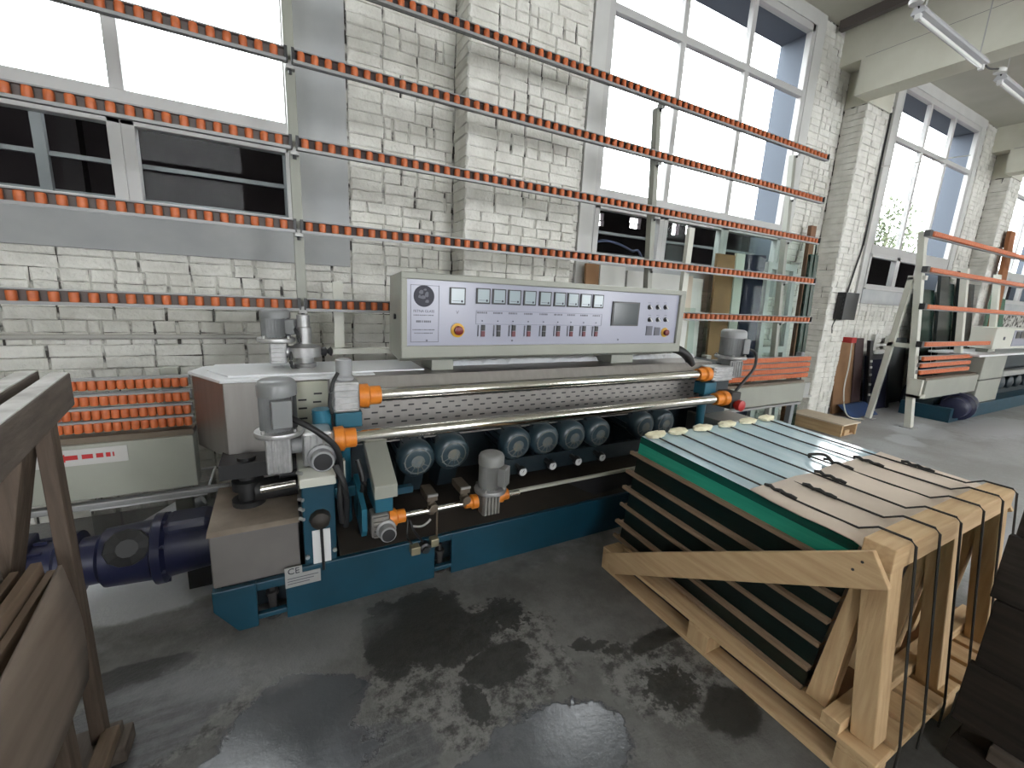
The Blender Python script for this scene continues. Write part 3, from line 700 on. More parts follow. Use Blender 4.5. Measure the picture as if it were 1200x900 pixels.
# maker's field: globe emblem and lettering
a = fp(481, 331); c = fp(514, 397); outline(a.x, c.x, 1.305, 1.625)
g0 = fp(497, 347); R0 = 0.060
MB().lathe((g0.x, fy - 0.002, g0.z), (0, 1, 0), [(0, R0 * 0.97), (0.002, R0)], 28).build('globe_emblem', ink, cp)
em = MB()
for (dx, dz, rx, rz) in ((-0.016, 0.022, 0.014, 0.012), (0.016, 0.010, 0.012, 0.016), (-0.006, -0.006, 0.018, 0.010), (0.018, -0.028, 0.012, 0.009), (-0.026, -0.002, 0.008, 0.010), (0.006, 0.036, 0.010, 0.006)):
    em.prism([(g0.x + dx + rx * math.cos(t * 0.7854) * (1 + 0.25 * ((t * 7) % 3 - 1)), g0.z + dz + rz * math.sin(t * 0.7854)) for t in range(8)], fy - 0.003, fy - 0.0018, 'Y')
em.build('globe_continents', ink_g, cp)
text('maker_name', 'FETNA GLASS', (g0.x, fy - 0.0005, fp(497, 366).z), 0.020, ink, cp, depth=0.0004)
def dashes(cx, z, wd, h, n, m=ink_g, seed=0):
    rr = random.Random(seed); q = MB(); x = cx - wd / 2
    for k in range(n):
        L = wd / n; q.box(x, x + L * rr.uniform(.55, .9), fy - 0.0008, fy, z, z + h); x += L
    return q.build('fine_print', m, cp)
dashes(g0.x, fp(497, 370).z, 0.12, 0.006, 14, seed=1); dashes(g0.x, fp(497, 378).z, 0.09, 0.012, 8, seed=2)
dashes(g0.x, fp(497, 387).z, 0.13, 0.006, 14, seed=3); dashes(g0.x, fp(497, 391).z, 0.11, 0.006, 12, seed=4)
# meters
def meter(u, v, wd, ht):
    P = fp(u, v); x0, x1, z0, z1 = P.x - wd / 2, P.x + wd / 2, P.z - ht / 2, P.z + ht / 2
    MB().box(x0, x1, fy - 0.010, fy, z0, z1).build('meter_bezel', blackp, cp, bev=0.002)
    MB().box(x0 + 0.009, x1 - 0.009, fy - 0.0115, fy - 0.009, z0 + 0.009, z1 - 0.006).build('meter_dial', dial_m, cp)
    MB().cyl((x1 - 0.024, fy - 0.0115, z0 + 0.020), (x1 - 0.024, fy - 0.0125, z0 + 0.020), 0.007, 10).build('meter_pivot', ink, cp)
    MB().box(x0 + 0.016, x1 - 0.036, fy - 0.0122, fy - 0.011, z0 + 0.020, z0 + 0.023).build('meter_scale', ink_g, cp)
meter(536, 347, 0.098, 0.098)
MU = [(566, 347), (584.5, 347.8), (602.5, 348.6), (620.5, 349.4), (638.5, 350.2), (655.5, 350.9), (671, 351.7), (686, 352.5), (700.5, 353.3)]
for (u, v) in MU: meter(u, v, 0.092, 0.092)
a = fp(558, 364).x; c = fp(706, 364).x; outline(a, c, fp(566, 380).z, fp(566, 364).z, 0.002)
for k, (u, v) in enumerate(MU):
    x = fp(u, v).x
    dashes(x, fp(566, 367.5).z, 0.066, 0.011, 5, seed=10 + k)
    MB().cyl((x, fy - 0.003, fp(566, 376).z), (x, fy, fp(566, 376).z), 0.004, 8).build('lamp_dot', ink, cp)
    zc = fp(566, 387.5).z
    MB().box(x - 0.028, x - 0.022, fy - 0.006, fy, zc - 0.034, zc + 0.034).build('switch_bar', ink_g, cp)
    MB().box(x - 0.006, x + 0.018, fy - 0.009, fy, zc, zc + 0.036).build('start_button', blackp, cp)
    MB().box(x - 0.006, x + 0.018, fy - 0.009, fy, zc - 0.036, zc - 0.002).build('stop_button', [mat('dim_red', (0.13, 0.03, 0.04), rough=0.4), blackp][k in (1, 4)] if k < 2 else (MATS['dim_red'] if k != 4 else blackp), cp)
# voltmeter selector mark, emergency stops
text('voltage_mark', 'V', (fp(536, 365).x, fy - 0.0005, fp(536, 368).z), 0.03, ink_g, cp, depth=0.0004)
for (u, v, r) in ((536, 387, 0.042), (778.5, 389.5, 0.036)):
    P = fp(u, v)
    MB().lathe((P.x, fy, P.z), (0, -1, 0), [(0, r), (0.006, r), (0.008, r * 0.9)], 20).build('stop_collar', yellow, cp, smooth=True)
    MB().lathe((P.x, fy - 0.006, P.z), (0, -1, 0), [(0, r * 0.5), (0.012, r * 0.5), (0.014, r * 0.66), (0.026, r * 0.62), (0.03, r * 0.4)], 18).build('stop_button', mat('dark_red', (0.16, 0.012, 0.012), rough=0.3) if u < 600 else MATS['dark_red'], cp, smooth=True)
rect('touch_screen', 718, 353, 746.5, 382, blackp, 0.008)
a, c = fp(719.5, 355), fp(745, 380.5); MB().box(a.x, c.x, fy - 0.0095, fy - 0.007, c.z, a.z).build('screen_glass', screen_m, cp)
for r_, v in enumerate((360, 374.5)):
    for k, u in enumerate((761, 770.5, 779.5)):
        P = fp(u, v); MB().lathe((P.x, fy, P.z), (0, -1, 0), [(0, 0.019), (0.004, 0.019), (0.005, 0.013), (0.018, 0.011)], 14).build('rotary_switch', blackp, cp, smooth=True)
        MB().beam((P.x - 0.010, fy - 0.02, P.z + 0.012), (P.x + 0.012, fy - 0.02, P.z - 0.014), 0.007, 0.006, up=(0, 1, 0)).build('switch_lever', white_p, cp)
        dashes(P.x, P.z + 0.030, 0.03, 0.004, 3, seed=50 + k + r_)
rect('key_block', 757.5, 382, 763, 393, ink_g, 0.006); rect('key_block', 767, 383.5, 772, 393, ink_g, 0.006)
for (u, v) in ((724, 398), (600, 399), (500, 399)): P = fp(u, v); MB().cyl((P.x, fy - 0.004, P.z), (P.x, fy, P.z), 0.006, 8).build('screw', ink_g, cp)
MB().cyl((PX0 - 0.001, 2.52, 1.44), (PX0 - 0.012, 2.52, 1.44), 0.016, 8).build('side_lock', blackp, cp)
# pedestal feet of the panel
for (x0, x1) in ((0.79, 0.93), (2.20, 2.42)):
    MB().prism([(2.48, 1.12), (2.48, 1.205), (2.66, 1.205), (2.70, 1.12)], x0, x1, 'X').build('panel_foot', beige, mc, bev=0.004)
# thick black loom from the panel to the right end
MB().tube(curve_pts([(2.74, 2.50, 1.235), (2.84, 2.42, 1.225), (2.94, 2.40, 1.17), (3.0, 2.40, 1.10)]), 0.035, 12).build('cable_loom', black, mc, smooth=True)

# ---- grinding motors ------------------------------------------------------
GX = [(0.635, 2.235, 0.655), (0.85, 2.24, 0.665), (1.286, 2.25, 0.66), (1.505, 2.25, 0.66), (1.727, 2.25, 0.66), (1.951, 2.25, 0.66), (2.385, 2.25, 0.67), (2.60, 2.25, 0.67)]
for i, (x, y, z) in enumerate(GX):
    d = Vector((0, 1, 0.10)).normalized(); P = Vector((x, y, z)); R1 = 0.106
    o = MB().lathe(P, d, [(-0.02, R1 * 0.30), (-0.018, R1 * 0.55), (-0.008, R1 * 0.86), (0.012, R1), (0.07, R1), (0.075, R1 * 0.9), (0.30, R1 * 0.9), (0.31, R1 * 0.7)], 24).build('grinding_motor', motor_b, mc, smooth=True)
    gr = MB()
    for rr_ in (0.30, 0.48, 0.66):
        gr.lathe(P - d * (0.0215 - 0.004 * rr_ * rr_ * 4), d, [(0, R1 * rr_), (0, R1 * (rr_ + 0.06)), (0.004, R1 * (rr_ + 0.06)), (0.004, R1 * rr_)], 20)
    for k in range(12):
        a = k * math.pi / 6; s = Vector((math.cos(a), 0, math.sin(a)))
        gr.beam(P + s * R1 * 0.25 - d * 0.020, P + s * R1 * 0.76 - d * 0.010, 0.004, 0.004)
    gr.build('fan_grille', mat('dusty_grille', (0.10, 0.12, 0.13), (0.15, 0.145, 0.12), scale=25, rough=0.6) if i == 0 else MATS['dusty_grille'], o)
    MB().prism(fins(0, 0, R1 * 0.98, 22, 0.012), 0.08, 0.26, 'Z')  # template profile
    fn = MB()
    for k in range(14):
        a = k * 2 * math.pi / 14; s = Vector((math.cos(a), -0.1 * math.sin(a), math.sin(a)))
        fn.beam(P + s * R1 * 0.94 + d * 0.085, P + s * R1 * 0.94 + d * 0.28, 0.006, 0.02, up=s)
    fn.build('cooling_fins', teal_d, o)
    MB().prism([(y + 0.05, z - 0.085), (y + 0.28, z - 0.06), (y + 0.28, 0.40), (y + 0.12, 0.42)], x - 0.055, x + 0.055, 'X').build('motor_bracket', teal_d, o)
MB().box(1.10, 2.75, 2.29, 2.33, 0.44, 0.55).build('motor_beam', teal_d, mc)
for (u, v) in ((613, 553), (648, 546), (678, 541), (706, 536)):
    P = at(u, v, Y=2.2); o = MB().lathe(P, (0, 1, 0.1), [(0, 0.030), (0.03, 0.032), (0.035, 0.016), (0.14, 0.016)], 16).build('pressure_gauge', blackp, mc, smooth=True)
    MB().lathe(P - Vector((0, 0.002, 0)), (0, 1, 0), [(0, 0.0265), (0.003, 0.027)], 16).build('gauge_dial', white_p, o)
    MB().beam(P + Vector((-0.004, -0.003, -0.006)), P + Vector((0.006, -0.003, 0.012)), 0.003, 0.002).build('gauge_needle', ink, o)
# slanted beige trunking and teal arm left of the grinding motors
MB().prism([(2.02, 0.565), (2.02, 0.635), (2.34, 0.80), (2.34, 0.72)], 0.36, 0.475, 'X').build('trunking_cover', beige, mc, bev=0.005)
MB().prism([(2.03, 0.52), (2.03, 0.40), (2.06, 0.36), (2.3, 0.40), (2.3, 0.60)], 0.30, 0.325, 'X').build('side_arm', teal_b, mc)
MB().box(0.37, 0.46, 2.06, 2.3, 0.47, 0.565).build('swing_arm', teal_b, mc, bev=0.005)
MB().box(0.46, 0.58, 2.12, 2.16, 0.525, 0.56).build('arm_link', teal, mc)
# low adjusting rod with its own gearbox, couplings and small upright motor
g = worm(0.345, 0.435, 2.03, 2.13, 0.35, 0.475, mat('dusty_cast', (0.22, 0.21, 0.19), (0.15, 0.14, 0.13), scale=18, rough=0.5), ribs='Z')
hub(g, 0.415, 2.04, 0.395, 0.040)
MB().cyl((0.43, 2.08, 0.422), (1.22, 2.08, 0.422), 0.017, 16).build('adjusting_rod', chrome, mc, smooth=True)
MB().box(1.16, 2.5, 2.09, 2.11, 0.415, 0.432).build('pale_guide_strip', cream, mc)
coupling(0.44, 0.525, 2.08, 0.422, 0.045); coupling(0.865, 0.94, 2.08, 0.422, 0.040, True); coupling(1.07, 1.14, 2.08, 0.43, 0.042)
vmotor(1.01, 2.05, 0.51, 0.72, 0.070, mat('mid_grey_motor', (0.17, 0.17, 0.165), rough=0.4), mat('mid_grey_cap', (0.20, 0.20, 0.195), rough=0.4), (0.7, -0.8, 0))
worm(0.955, 1.06, 2.02, 2.10, 0.345, 0.49, MATS['dusty_cast'], ribs='X')
for x, z in ((0.67, 0.50), (0.86, 0.51)):
    o = MB().box(x - 0.03, x + 0.03, 2.06, 2.2, z - 0.02, z + 0.02).cyl((x, 2.08, z - 0.10), (x, 2.08, z), 0.02, 12).lathe((x + 0.005, 2.10, z - 0.055), (0, -1, 0), [(0, 0.026), (0.06, 0.024)], 14).build('valve_clamp', brassy, mc, bev=0.004)
    MB().box(x - 0.028, x + 0.028, 2.05, 2.062, z + 0.012, z + 0.024).build('clamp_edge', grey_sil, o)
MB().tube(curve_pts([(0.555, 2.06, 0.36), (0.60, 2.03, 0.365), (0.63, 2.02, 0.385), (0.65, 2.03, 0.395)]), 0.006).build('thin_hose', grey_sil, mc, smooth=True)
MB().cyl((0.70, 2.07, 0.41), (0.70, 2.07, 0.25), 0.006, 8).build('hanging_rod', brassy, mc)
# pneumatic valve cluster on the skid
vb = MB().box(0.545, 0.595, 2.02, 2.07, 0.205, 0.25).build('air_valve', mat('old_brass', (0.30, 0.27, 0.18), rough=0.4, metal=0.5), mc, bev=0.004)
MB().lathe((0.625, 2.07, 0.225), (0, -1, 0), [(0, 0.03), (0.04, 0.03), (0.045, 0.018), (0.06, 0.018)], 14).build('air_valve', blackp, mc, smooth=True)
MB().box(0.655, 0.70, 2.025, 2.07, 0.225, 0.27).build('air_valve', MATS['old_brass'], mc, bev=0.004)
MB().tube(curve_pts([(0.62, 2.06, 0.25), (0.57, 2.05, 0.33), (0.545, 2.06, 0.40)]), 0.006).build('air_hose', black, mc, smooth=True)
MB().tube(curve_pts([(0.56, 2.06, 0.25), (0.53, 2.05, 0.31), (0.54, 2.07, 0.40)]), 0.005).build('air_hose', black, mc, smooth=True)
# black cables at the left column
MB().tube(curve_pts([(0.015, 2.10, 1.0), (0.06, 2.07, 0.98), (0.13, 2.05, 0.93), (0.20, 2.06, 0.84), (0.215, 2.08, 0.70), (0.205, 2.07, 0.58), (0.215, 2.08, 0.45)]), 0.014, 10).build('motor_cable', black, mc, smooth=True)
MB().tube(curve_pts([(0.235, 2.26, 1.17), (0.205, 2.23, 1.12), (0.19, 2.22, 1.03), (0.20, 2.22, 0.97)]), 0.009).build('motor_cable', black, mc, smooth=True)
MB().tube(curve_pts([(0.19, 2.07, 0.76), (0.22, 2.05, 0.68), (0.235, 2.07, 0.56), (0.23, 2.09, 0.42)]), 0.016).build('motor_cable', black, mc, smooth=True)
MB().tube(curve_pts([(0.31, 2.2, 0.72), (0.33, 2.16, 0.60), (0.31, 2.18, 0.48), (0.32, 2.2, 0.30)]), 0.014).build('motor_cable', black, mc, smooth=True)
# right end: worm gear, upright motor, teal bracket, red knob
g = worm(3.09, 3.33, 2.24, 2.38, 0.98, 1.10, ribs='Z')
vmotor(3.44, 2.36, 1.17, 1.40, 0.098, motor_g, motor_l, (0.75, -0.8, 0))
worm(3.36, 3.52, 2.29, 2.43, 0.985, 1.14, ribs='X')
MB().box(3.02, 3.16, 2.25, 2.36, 0.87, 0.97).build('bracket', teal_b, mc, bev=0.006)
MB().cyl((3.10, 2.32, 0.25), (3.10, 2.32, 0.88), 0.035).build('guide_post', teal_b, mc, smooth=True)
MB().box(3.22, 3.34, 2.14, 2.28, 0.76, 0.90).build('right_gearbox', MATS['dark_cast'], mc, bev=0.008)
MB().lathe((3.28, 2.14, 0.80), (0, -1, 0), [(0, 0.03), (0.02, 0.03), (0.025, 0.045), (0.06, 0.045), (0.065, 0.03)], 16).build('red_knob', red, mc, smooth=True)
MB().tube(curve_pts([(3.54, 2.28, 1.24), (3.62, 2.25, 1.20), (3.58, 2.22, 1.08), (3.42, 2.2, 0.96), (3.33, 2.2, 0.88)]), 0.012, 8).build('motor_cable', black, mc, smooth=True)
MB().box(3.16, 3.56, 2.12, 2.5, 0.36, 0.66).build('right_cabinet', mat('grey_cabinet', (0.26, 0.26, 0.24), rough=0.5), mc, bev=0.006)

# big navy worm drive on the left side of the drive box
nx = MB()
P0 = Vector((-0.345, 2.47, 0.285))
nv = MB().lathe(P0, (-1, 0, 0), [(0, 0.10), (0.015, 0.10), (0.02, 0.13), (0.20, 0.145), (0.215, 0.17), (0.25, 0.17), (0.26, 0.145), (0.44, 0.135), (0.46, 0.11), (0.52, 0.11), (0.53, 0.145), (0.58, 0.145), (0.60, 0.12), (1.02, 0.12), (1.04, 0.08)], 24).build('main_drive', navy, mc, smooth=True)
r = MB()
for k in range(12):
    a = k * math.pi / 6; s = Vector((0, math.cos(a), math.sin(a))); r.beam(P0 + Vector((-0.63, 0, 0)) + s * 0.118, P0 + Vector((-0.98, 0, 0)) + s * 0.118, 0.010, 0.03, up=s)
r.build('cooling_fins', navy, nv)
for k in range(8):
    a = k * math.pi / 4 + 0.3; s = Vector((0, math.cos(a), math.sin(a))) * 0.158; MB().cyl(P0 + Vector((-0.215, 0, 0)) + s, P0 + Vector((-0.20, 0, 0)) + s, 0.010, 6).build('bolt', navy, nv)
MB().box(-0.56, -0.36, 2.38, 2.56, 0.36, 0.44).build('housing_top', mat('lighter_navy', (0.018, 0.021, 0.05), rough=0.4), nv, bev=0.03)
MB().box(-1.30, -1.02, 2.40, 2.54, 0.37, 0.44).build('terminal_box', navy, nv, bev=0.012)
MB().lathe((-0.68, 2.36, 0.375), (0.25, -1, 0.4), [(0, 0.07), (0.02, 0.085), (0.04, 0.08), (0.055, 0.04)], 11).build('grease_cover', black, nv)
MB().box(-0.50, -0.40, 2.50, 2.56, 0.0, 0.16).build('drive_stand', black, nv)
# ================================================================== ROLLER RACKS AND CONVEYORS
def ry(z): return 2.85 + (z - 1.03) * 0.079          # the racks lean back a little
RAILS = [3.30, 2.838, 2.383, 1.927, 1.478]
PITCH = 0.0715
def roller_mesh(r, h):
    b = MB().lathe((0, 0, -h / 2), (0, 0, 1), [(0, r * 0.9), (h * 0.12, r), (h * 0.88, r), (h, r * 0.9)], 9)
    me = b.mesh('roller'); me.materials.append(orange)
    for p in me.polygons: p.use_smooth = True
    me.set_sharp_from_angle(angle=math.radians(50)); return me
ROLL = roller_mesh(0.0205, 0.048)
ROLLS = roller_mesh(0.0178, 0.046)
def rail(parent, x0, x1, z, nearx):
    y = ry(z)
    b = MB()
    b.box(x0, x1, y - 0.012, y + 0.030, z - 0.036, z - 0.029).box(x0, x1, y - 0.004, y + 0.030, z + 0.029, z + 0.036)
    b.box(x0, x1, y - 0.016, y - 0.010, z - 0.040, z - 0.024)
    o = b.build('rail', alu, parent)
    MB().box(x0, x1, y + 0.022, y + 0.030, z - 0.036, z + 0.036).build('rail_web', web_d if x0 > 0 else web_g, o)
    for xe in (x0, x1): MB().box(xe - 0.008, xe + 0.008, y - 0.014, y + 0.031, z - 0.034, z + 0.036).build('end_cap', blackp, o)
    far = MB(); x = x0 + 0.04
    while x < x1 - 0.02:
        if x < nearx: r = inst('roller', ROLL, (x, y, z), o)
        else: far.add([v.co + Vector((x, y, z)) for v in ROLL.vertices], [tuple(p.vertices) for p in ROLL.polygons])
        x += PITCH
    if far.v: tag(far.build('rollers', orange, o, smooth=False), kind='stuff')
    return o
def post(parent, x, z1, wd=0.055, z0=0.0, m=beige):
    d = ry(z1) - ry(z0)
    o = MB().prism([(ry(z0) + 0.075, z0), (ry(z0) + 0.135, z0), (ry(z1) + 0.135, z1), (ry(z1) + 0.075, z1)], x - wd / 2, x + wd / 2, 'X').build('post', m, parent, bev=0.004)
    return o
def clamp(parent, x, z):
    y = ry(z); MB().box(x - 0.022, x + 0.022, y + 0.03, y + 0.085, z - 0.055, z - 0.015).build('clamp', grey_sil, parent)
    MB().cyl((x, y + 0.055, z - 0.055), (x, y + 0.055, z - 0.075), 0.010, 8).build('clamp_bolt', blackp, parent)

infeed = thing('infeed_conveyor', (-1.0, 2.85, 0), 'beige infeed conveyor with orange rollers and a red arrow sticker, left of the machine', 'conveyor')
# (rails of the left bay run up to the shared post)
for z in RAILS[1:]: rail(infeed, -2.0, 0.10, z, 5)
bmf = MB().box(-2.3, -0.445, 2.68, 2.80, 0.50, 0.785).build('side_beam', beige, infeed, bev=0.005)
MB().box(-2.3, -0.30, 2.655, 2.70, 0.455, 0.487).build('drip_rail', alu, infeed, bev=0.006)
MB().box(-2.3, -0.445, 2.70, 2.80, 0.785, 0.815).build('belt_edge', brassy, infeed)
sk = MB().box(-1.06, -0.715, 2.676, 2.681, 0.685, 0.765).build('arrow_sticker', mat('faded_sticker', (0.46, 0.45, 0.44), rough=0.5), infeed)
MB().prism([(-0.985, 0.727), (-0.945, 0.747), (-0.945, 0.738), (-0.90, 0.738), (-0.90, 0.716), (-0.945, 0.716), (-0.945, 0.707)], 2.674, 2.677, 'Y').build('arrow_head', red, sk)
for (x0, x1) in ((-0.885, -0.845), (-0.833, -0.807), (-0.797, -0.780), (-0.772, -0.766)): MB().box(x0, x1, 2.674, 2.677, 0.716, 0.738).build('arrow_dash', red, sk)
for z in (1.063, 0.985, 0.915, 0.850):
    o = MB().box(-1.75, -0.445, 2.74, 2.775, z + 0.021, z + 0.034).box(-1.75, -0.445, 2.768, 2.775, z - 0.02, z + 0.03).build('roller_strip', alu, infeed)
    x = -1.70
    while x < -0.46: inst('roller', ROLLS, (x, 2.745, z), o); x += 0.0362
for x in (-1.65, -0.55): MB().box(x - 0.04, x + 0.04, 2.86, 2.92, 0.0, 1.12).build('leg', beige, infeed, bev=0.004)
for x in (-1.65,): post(infeed, x, 2.95)
MB().box(-1.7, -0.5, 2.795, 2.87, 0.55, 0.63).build('cross_beam', beige, infeed)

rk = thing('roller_rack', (2.9, 2.95, 0), 'tall leaning rack of orange roller rails behind the machine', 'rack')
for z in RAILS: rail(rk, 0.135, 5.60, z, 2.95)
for x, z1 in ((0.12, 3.75), (3.02, 3.26), (5.10, 3.26)):
    post(rk, x, z1)
    for z in RAILS: clamp(rk, x, z)
MB().box(0.30, 0.36, 2.99, 3.02, 1.19, 1.62).build('brace', cream, rk)
MB().box(0.27, 0.75, 2.93, 2.99, 1.165, 1.20).build('cross_rail', cream, rk)
MB().box(3.45, 3.52, 2.98, 3.02, 0.0, 2.30).build('brace', cream, rk)
# outfeed side: beam with four tight roller strips
MB().box(3.62, 5.36, 2.68, 2.80, 0.545, 0.765).build('side_beam', beige, rk, bev=0.005)
MB().box(3.62, 5.36, 2.70, 2.80, 0.765, 0.79).build('belt_edge', brassy, rk)
MB().box(3.62, 5.30, 2.66, 2.70, 0.515, 0.54).build('drip_rail', alu, rk, bev=0.005)
MB().box(5.36, 5.50, 2.70, 2.78, 0.59, 0.75).box(5.34, 5.56, 2.69, 2.79, 0.575, 0.595).build('end_bracket', grey_sil, rk)
for z in (1.035, 0.970, 0.905, 0.840):
    o = MB().box(3.50, 5.48, 2.76, 2.775, z + 0.021, z + 0.030).box(3.50, 5.48, 2.768, 2.775, z - 0.02, z + 0.03).build('roller_strip', alu, rk)
    b = MB(); x = 3.53
    while x < 5.47: b.add([v.co + Vector((x, 2.745, z)) for v in ROLLS.vertices], [tuple(p.vertices) for p in ROLLS.polygons]); x += 0.0345
    tag(b.build('rollers', orange, o), kind='stuff')
for x in (3.75, 5.42): MB().box(x - 0.035, x + 0.035, 2.80, 2.86, 0.0, 1.10).build('leg', beige if x < 5 else steel_bar, rk, bev=0.004)

# ================================================================== PALLET OF GLASS
pl = thing('glass_pallet_crate', (2.3, 1.1, 0), 'pine pallet crate with slanted braces holding the green glass stack', 'crate')
X0, X1, Y0, Y1 = 1.645, 2.95, 0.39, 1.76
# pallet: bottom boards, blocks, stringers, deck boards
for x in (X0, 0.5 * (X0 + X1) - 0.05, X1 - 0.10):
    MB().box(x, x + 0.10, Y0, Y1, 0.0, 0.022).build('bottom_board', pine_y, pl, bev=0.003)
    for y in (Y0, 0.5 * (Y0 + Y1) - 0.055, Y1 - 0.11): MB().box(x, x + 0.10, y, y + 0.11, 0.022, 0.100).build('block', pine_z, pl, bev=0.003)
    pass
for y in (Y0, 0.5 * (Y0 + Y1) - 0.055, Y1 - 0.11): MB().box(X0, X1, y, y + 0.11, 0.100, 0.118).build('stringer_board', pine_x, pl, bev=0.003)
n = 9
for k in range(n):
    x = X0 + (X1 - X0 - 0.12) * k / (n - 1); MB().box(x, x + 0.12, Y0, Y1, 0.118, 0.138).build('deck_board', pine_y, pl, bev=0.003)
MB().box(X0 + 0.06, X1 - 0.02, 1.55, 1.66, 0.138, 0.176).build('tilt_batten', pine_x, pl, bev=0.003)
# A-frame at the near end: three posts, a top rail, slanted rests
for i, x in enumerate((1.75, 2.27, 2.79)):
    w2 = 0.092 if i == 0 else 0.080
    MB().prism([(Y0 + 0.028, 0.138), (Y0 + 0.100, 0.138), (0.570, 0.775), (0.490, 0.775)], x - w2 / 2, x + w2 / 2, 'X').build('post', pine_z, pl, bev=0.004)
    MB().prism([(0.575, 0.142), (0.648, 0.142), (0.575, 0.80), (0.535, 0.80)], x - 0.03, x + 0.04, 'X').build('slanted_rest', pine_z, pl, bev=0.003)
MB().box(1.69, 2.84, 0.485, 0.575, 0.775, 0.862).build('top_rail', pine_x, pl, bev=0.004)
for x in (2.03, 2.52):
    MB().prism([(0.60, 0.142), (0.648, 0.142), (0.577, 0.775), (0.548, 0.775)], x - 0.025, x + 0.025, 'X').build('back_slat', pine_z, pl, bev=0.003)
MB().box(X0, X1, 0.50, 0.56, 0.142, 0.19).build('toe_rail', pine_x, pl, bev=0.003)
MB().box(1.80, X1, 0.56, 0.63, 0.142, 0.16).build('floor_panel', mat('reddish_ply', (0.30, 0.15, 0.075), (0.24, 0.115, 0.055), scale=3, rough=0.7), pl)
# long diagonal plank nailed on the left side
dp = MB().beam((1.648, 1.70, 0.062), (1.648, 0.495, 0.80), 0.024, 0.118, up=(0, 0.5, 0.87)).build('diagonal_plank', pine_y, pl, bev=0.003)
for (y, z) in ((0.545, 0.80), (0.565, 0.76)): MB().cyl((1.640, y, z), (1.634, y, z), 0.005, 6).build('nail', blackp, dp)
MB().beam((X1 + 0.015, 1.70, 0.07), (X1 + 0.015, 0.52, 0.77), 0.024, 0.10, up=(0, 0.5, 0.87)).build('diagonal_plank', pine_y, pl, bev=0.003)

# seven packs of glass, tipped towards the A-frame, with thin wooden separators
TILT = math.radians(2.8)
PV = Vector((0, 0.665, 0.140))
def tip(x, s, t):
    """s along the sheets away from the frame, t up through the stack"""
    return Vector((x, 0.0, 0.0)) + Vector((0, PV.y + s * math.cos(TILT) - t * math.sin(TILT) * 2.4, PV.z + s * math.sin(TILT) + t * math.cos(TILT)))
def slab(x0, x1, s0, s1, t0, t1):
    vs = [tip(x0, s0, t0), tip(x1, s0, t0), tip(x1, s1, t0), tip(x0, s1, t0), tip(x0, s0, t1), tip(x1, s0, t1), tip(x1, s1, t1), tip(x0, s1, t1)]
    return MB().add(vs, [(0, 3, 2, 1), (4, 5, 6, 7), (0, 1, 5, 4), (1, 2, 6, 5), (2, 3, 7, 6), (3, 0, 4, 7)])
TZ = [0.0, 0.103, 0.217, 0.333, 0.436, 0.555, 0.672]
ORD = ['bottom', 'fifth', 'fourth', 'third', 'second', 'top']
NP = 5
for k in range(NP + 1):
    t0, t1 = TZ[k] + 0.010, TZ[k + 1]
    top = k == NP
    gx = 1.735
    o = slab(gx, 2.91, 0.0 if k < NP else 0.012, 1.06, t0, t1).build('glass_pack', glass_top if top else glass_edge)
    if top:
        slab(gx - 0.0015, 2.912, 0.010, 1.0615, t0, t0 + 0.62 * (t1 - t0)).build('lit_edge_band', glass_lit, o)  # edge glow of one pack painted as a lit and a dim band
        slab(gx - 0.0015, 2.912, 0.010, 1.0615, t0 + 0.62 * (t1 - t0), t1 - 0.0008).build('dim_edge_band', glass_mid, o)
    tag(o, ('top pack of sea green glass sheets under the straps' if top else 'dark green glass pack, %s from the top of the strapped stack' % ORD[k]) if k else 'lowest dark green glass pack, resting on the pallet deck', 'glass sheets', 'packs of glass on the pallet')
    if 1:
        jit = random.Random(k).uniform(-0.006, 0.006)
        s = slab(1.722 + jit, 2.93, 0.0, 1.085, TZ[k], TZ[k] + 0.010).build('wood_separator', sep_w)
        tag(s, 'thin wooden separator directly under the %s glass pack' % ('top' if k == NP else 'lowest' if k == 0 else ORD[k] + ' from top'), 'separator', 'separators between glass packs')
        # battens along the left edge of the separator
        MB().add([tip(1.712 + jit, 0.0, TZ[k] - 0.004), tip(1.733, 0.0, TZ[k] - 0.004), tip(1.733, 1.10, TZ[k] - 0.004), tip(1.712 + jit, 1.10, TZ[k] - 0.004),
                  tip(1.712 + jit, 0.0, TZ[k] + 0.014), tip(1.733, 0.0, TZ[k] + 0.014), tip(1.733, 1.10, TZ[k] + 0.014), tip(1.712 + jit, 1.10, TZ[k] + 0.014)],
                 [(0, 3, 2, 1), (4, 5, 6, 7), (0, 1, 5, 4), (1, 2, 6, 5), (2, 3, 7, 6), (3, 0, 4, 7)]).build('edge_batten', sep_w, s)
# cardboard sheet over the near end of the top pack, bent down at its lip
TT = TZ[6]
vs = []; fs = []; nx_, ns_ = 14, 7
S_ = [0.40, 0.30, 0.20, 0.10, 0.02, -0.02, -0.045, -0.062]
rc = random.Random(5)
for i in range(nx_ + 1):
    x = 1.70 + (2.90 - 1.70) * i / nx_
    for j, s in enumerate(S_):
        dz = 0.006 + (0.004 * math.sin(i * 0.9) + 0.010 * (0.5 + 0.5 * math.sin(i * 1.7 + 1))) * (1 if j in (0, 3, 4) else 0.4)
        if j >= 5: dz -= 0.006 * (j - 4) * (1.0 + 0.5 * math.sin(i * 1.3))
        vs.append(tip(x, s + (0.02 * (i / nx_) if j == 0 else 0), TT + dz))
W_ = len(S_)
for i in range(nx_):
    for j in range(W_ - 1): fs.append((i * W_ + j, i * W_ + j + 1, (i + 1) * W_ + j + 1, (i + 1) * W_ + j))
cb = MB().add(vs, fs).build('cardboard_sheet', card, smooth=True)
sm = cb.modifiers.new('sheet', 'SOLIDIFY'); sm.thickness = 0.005; sm.offset = 1
tag(cb, 'bent tan cardboard sheet covering the near end of the glass stack', 'cardboard')
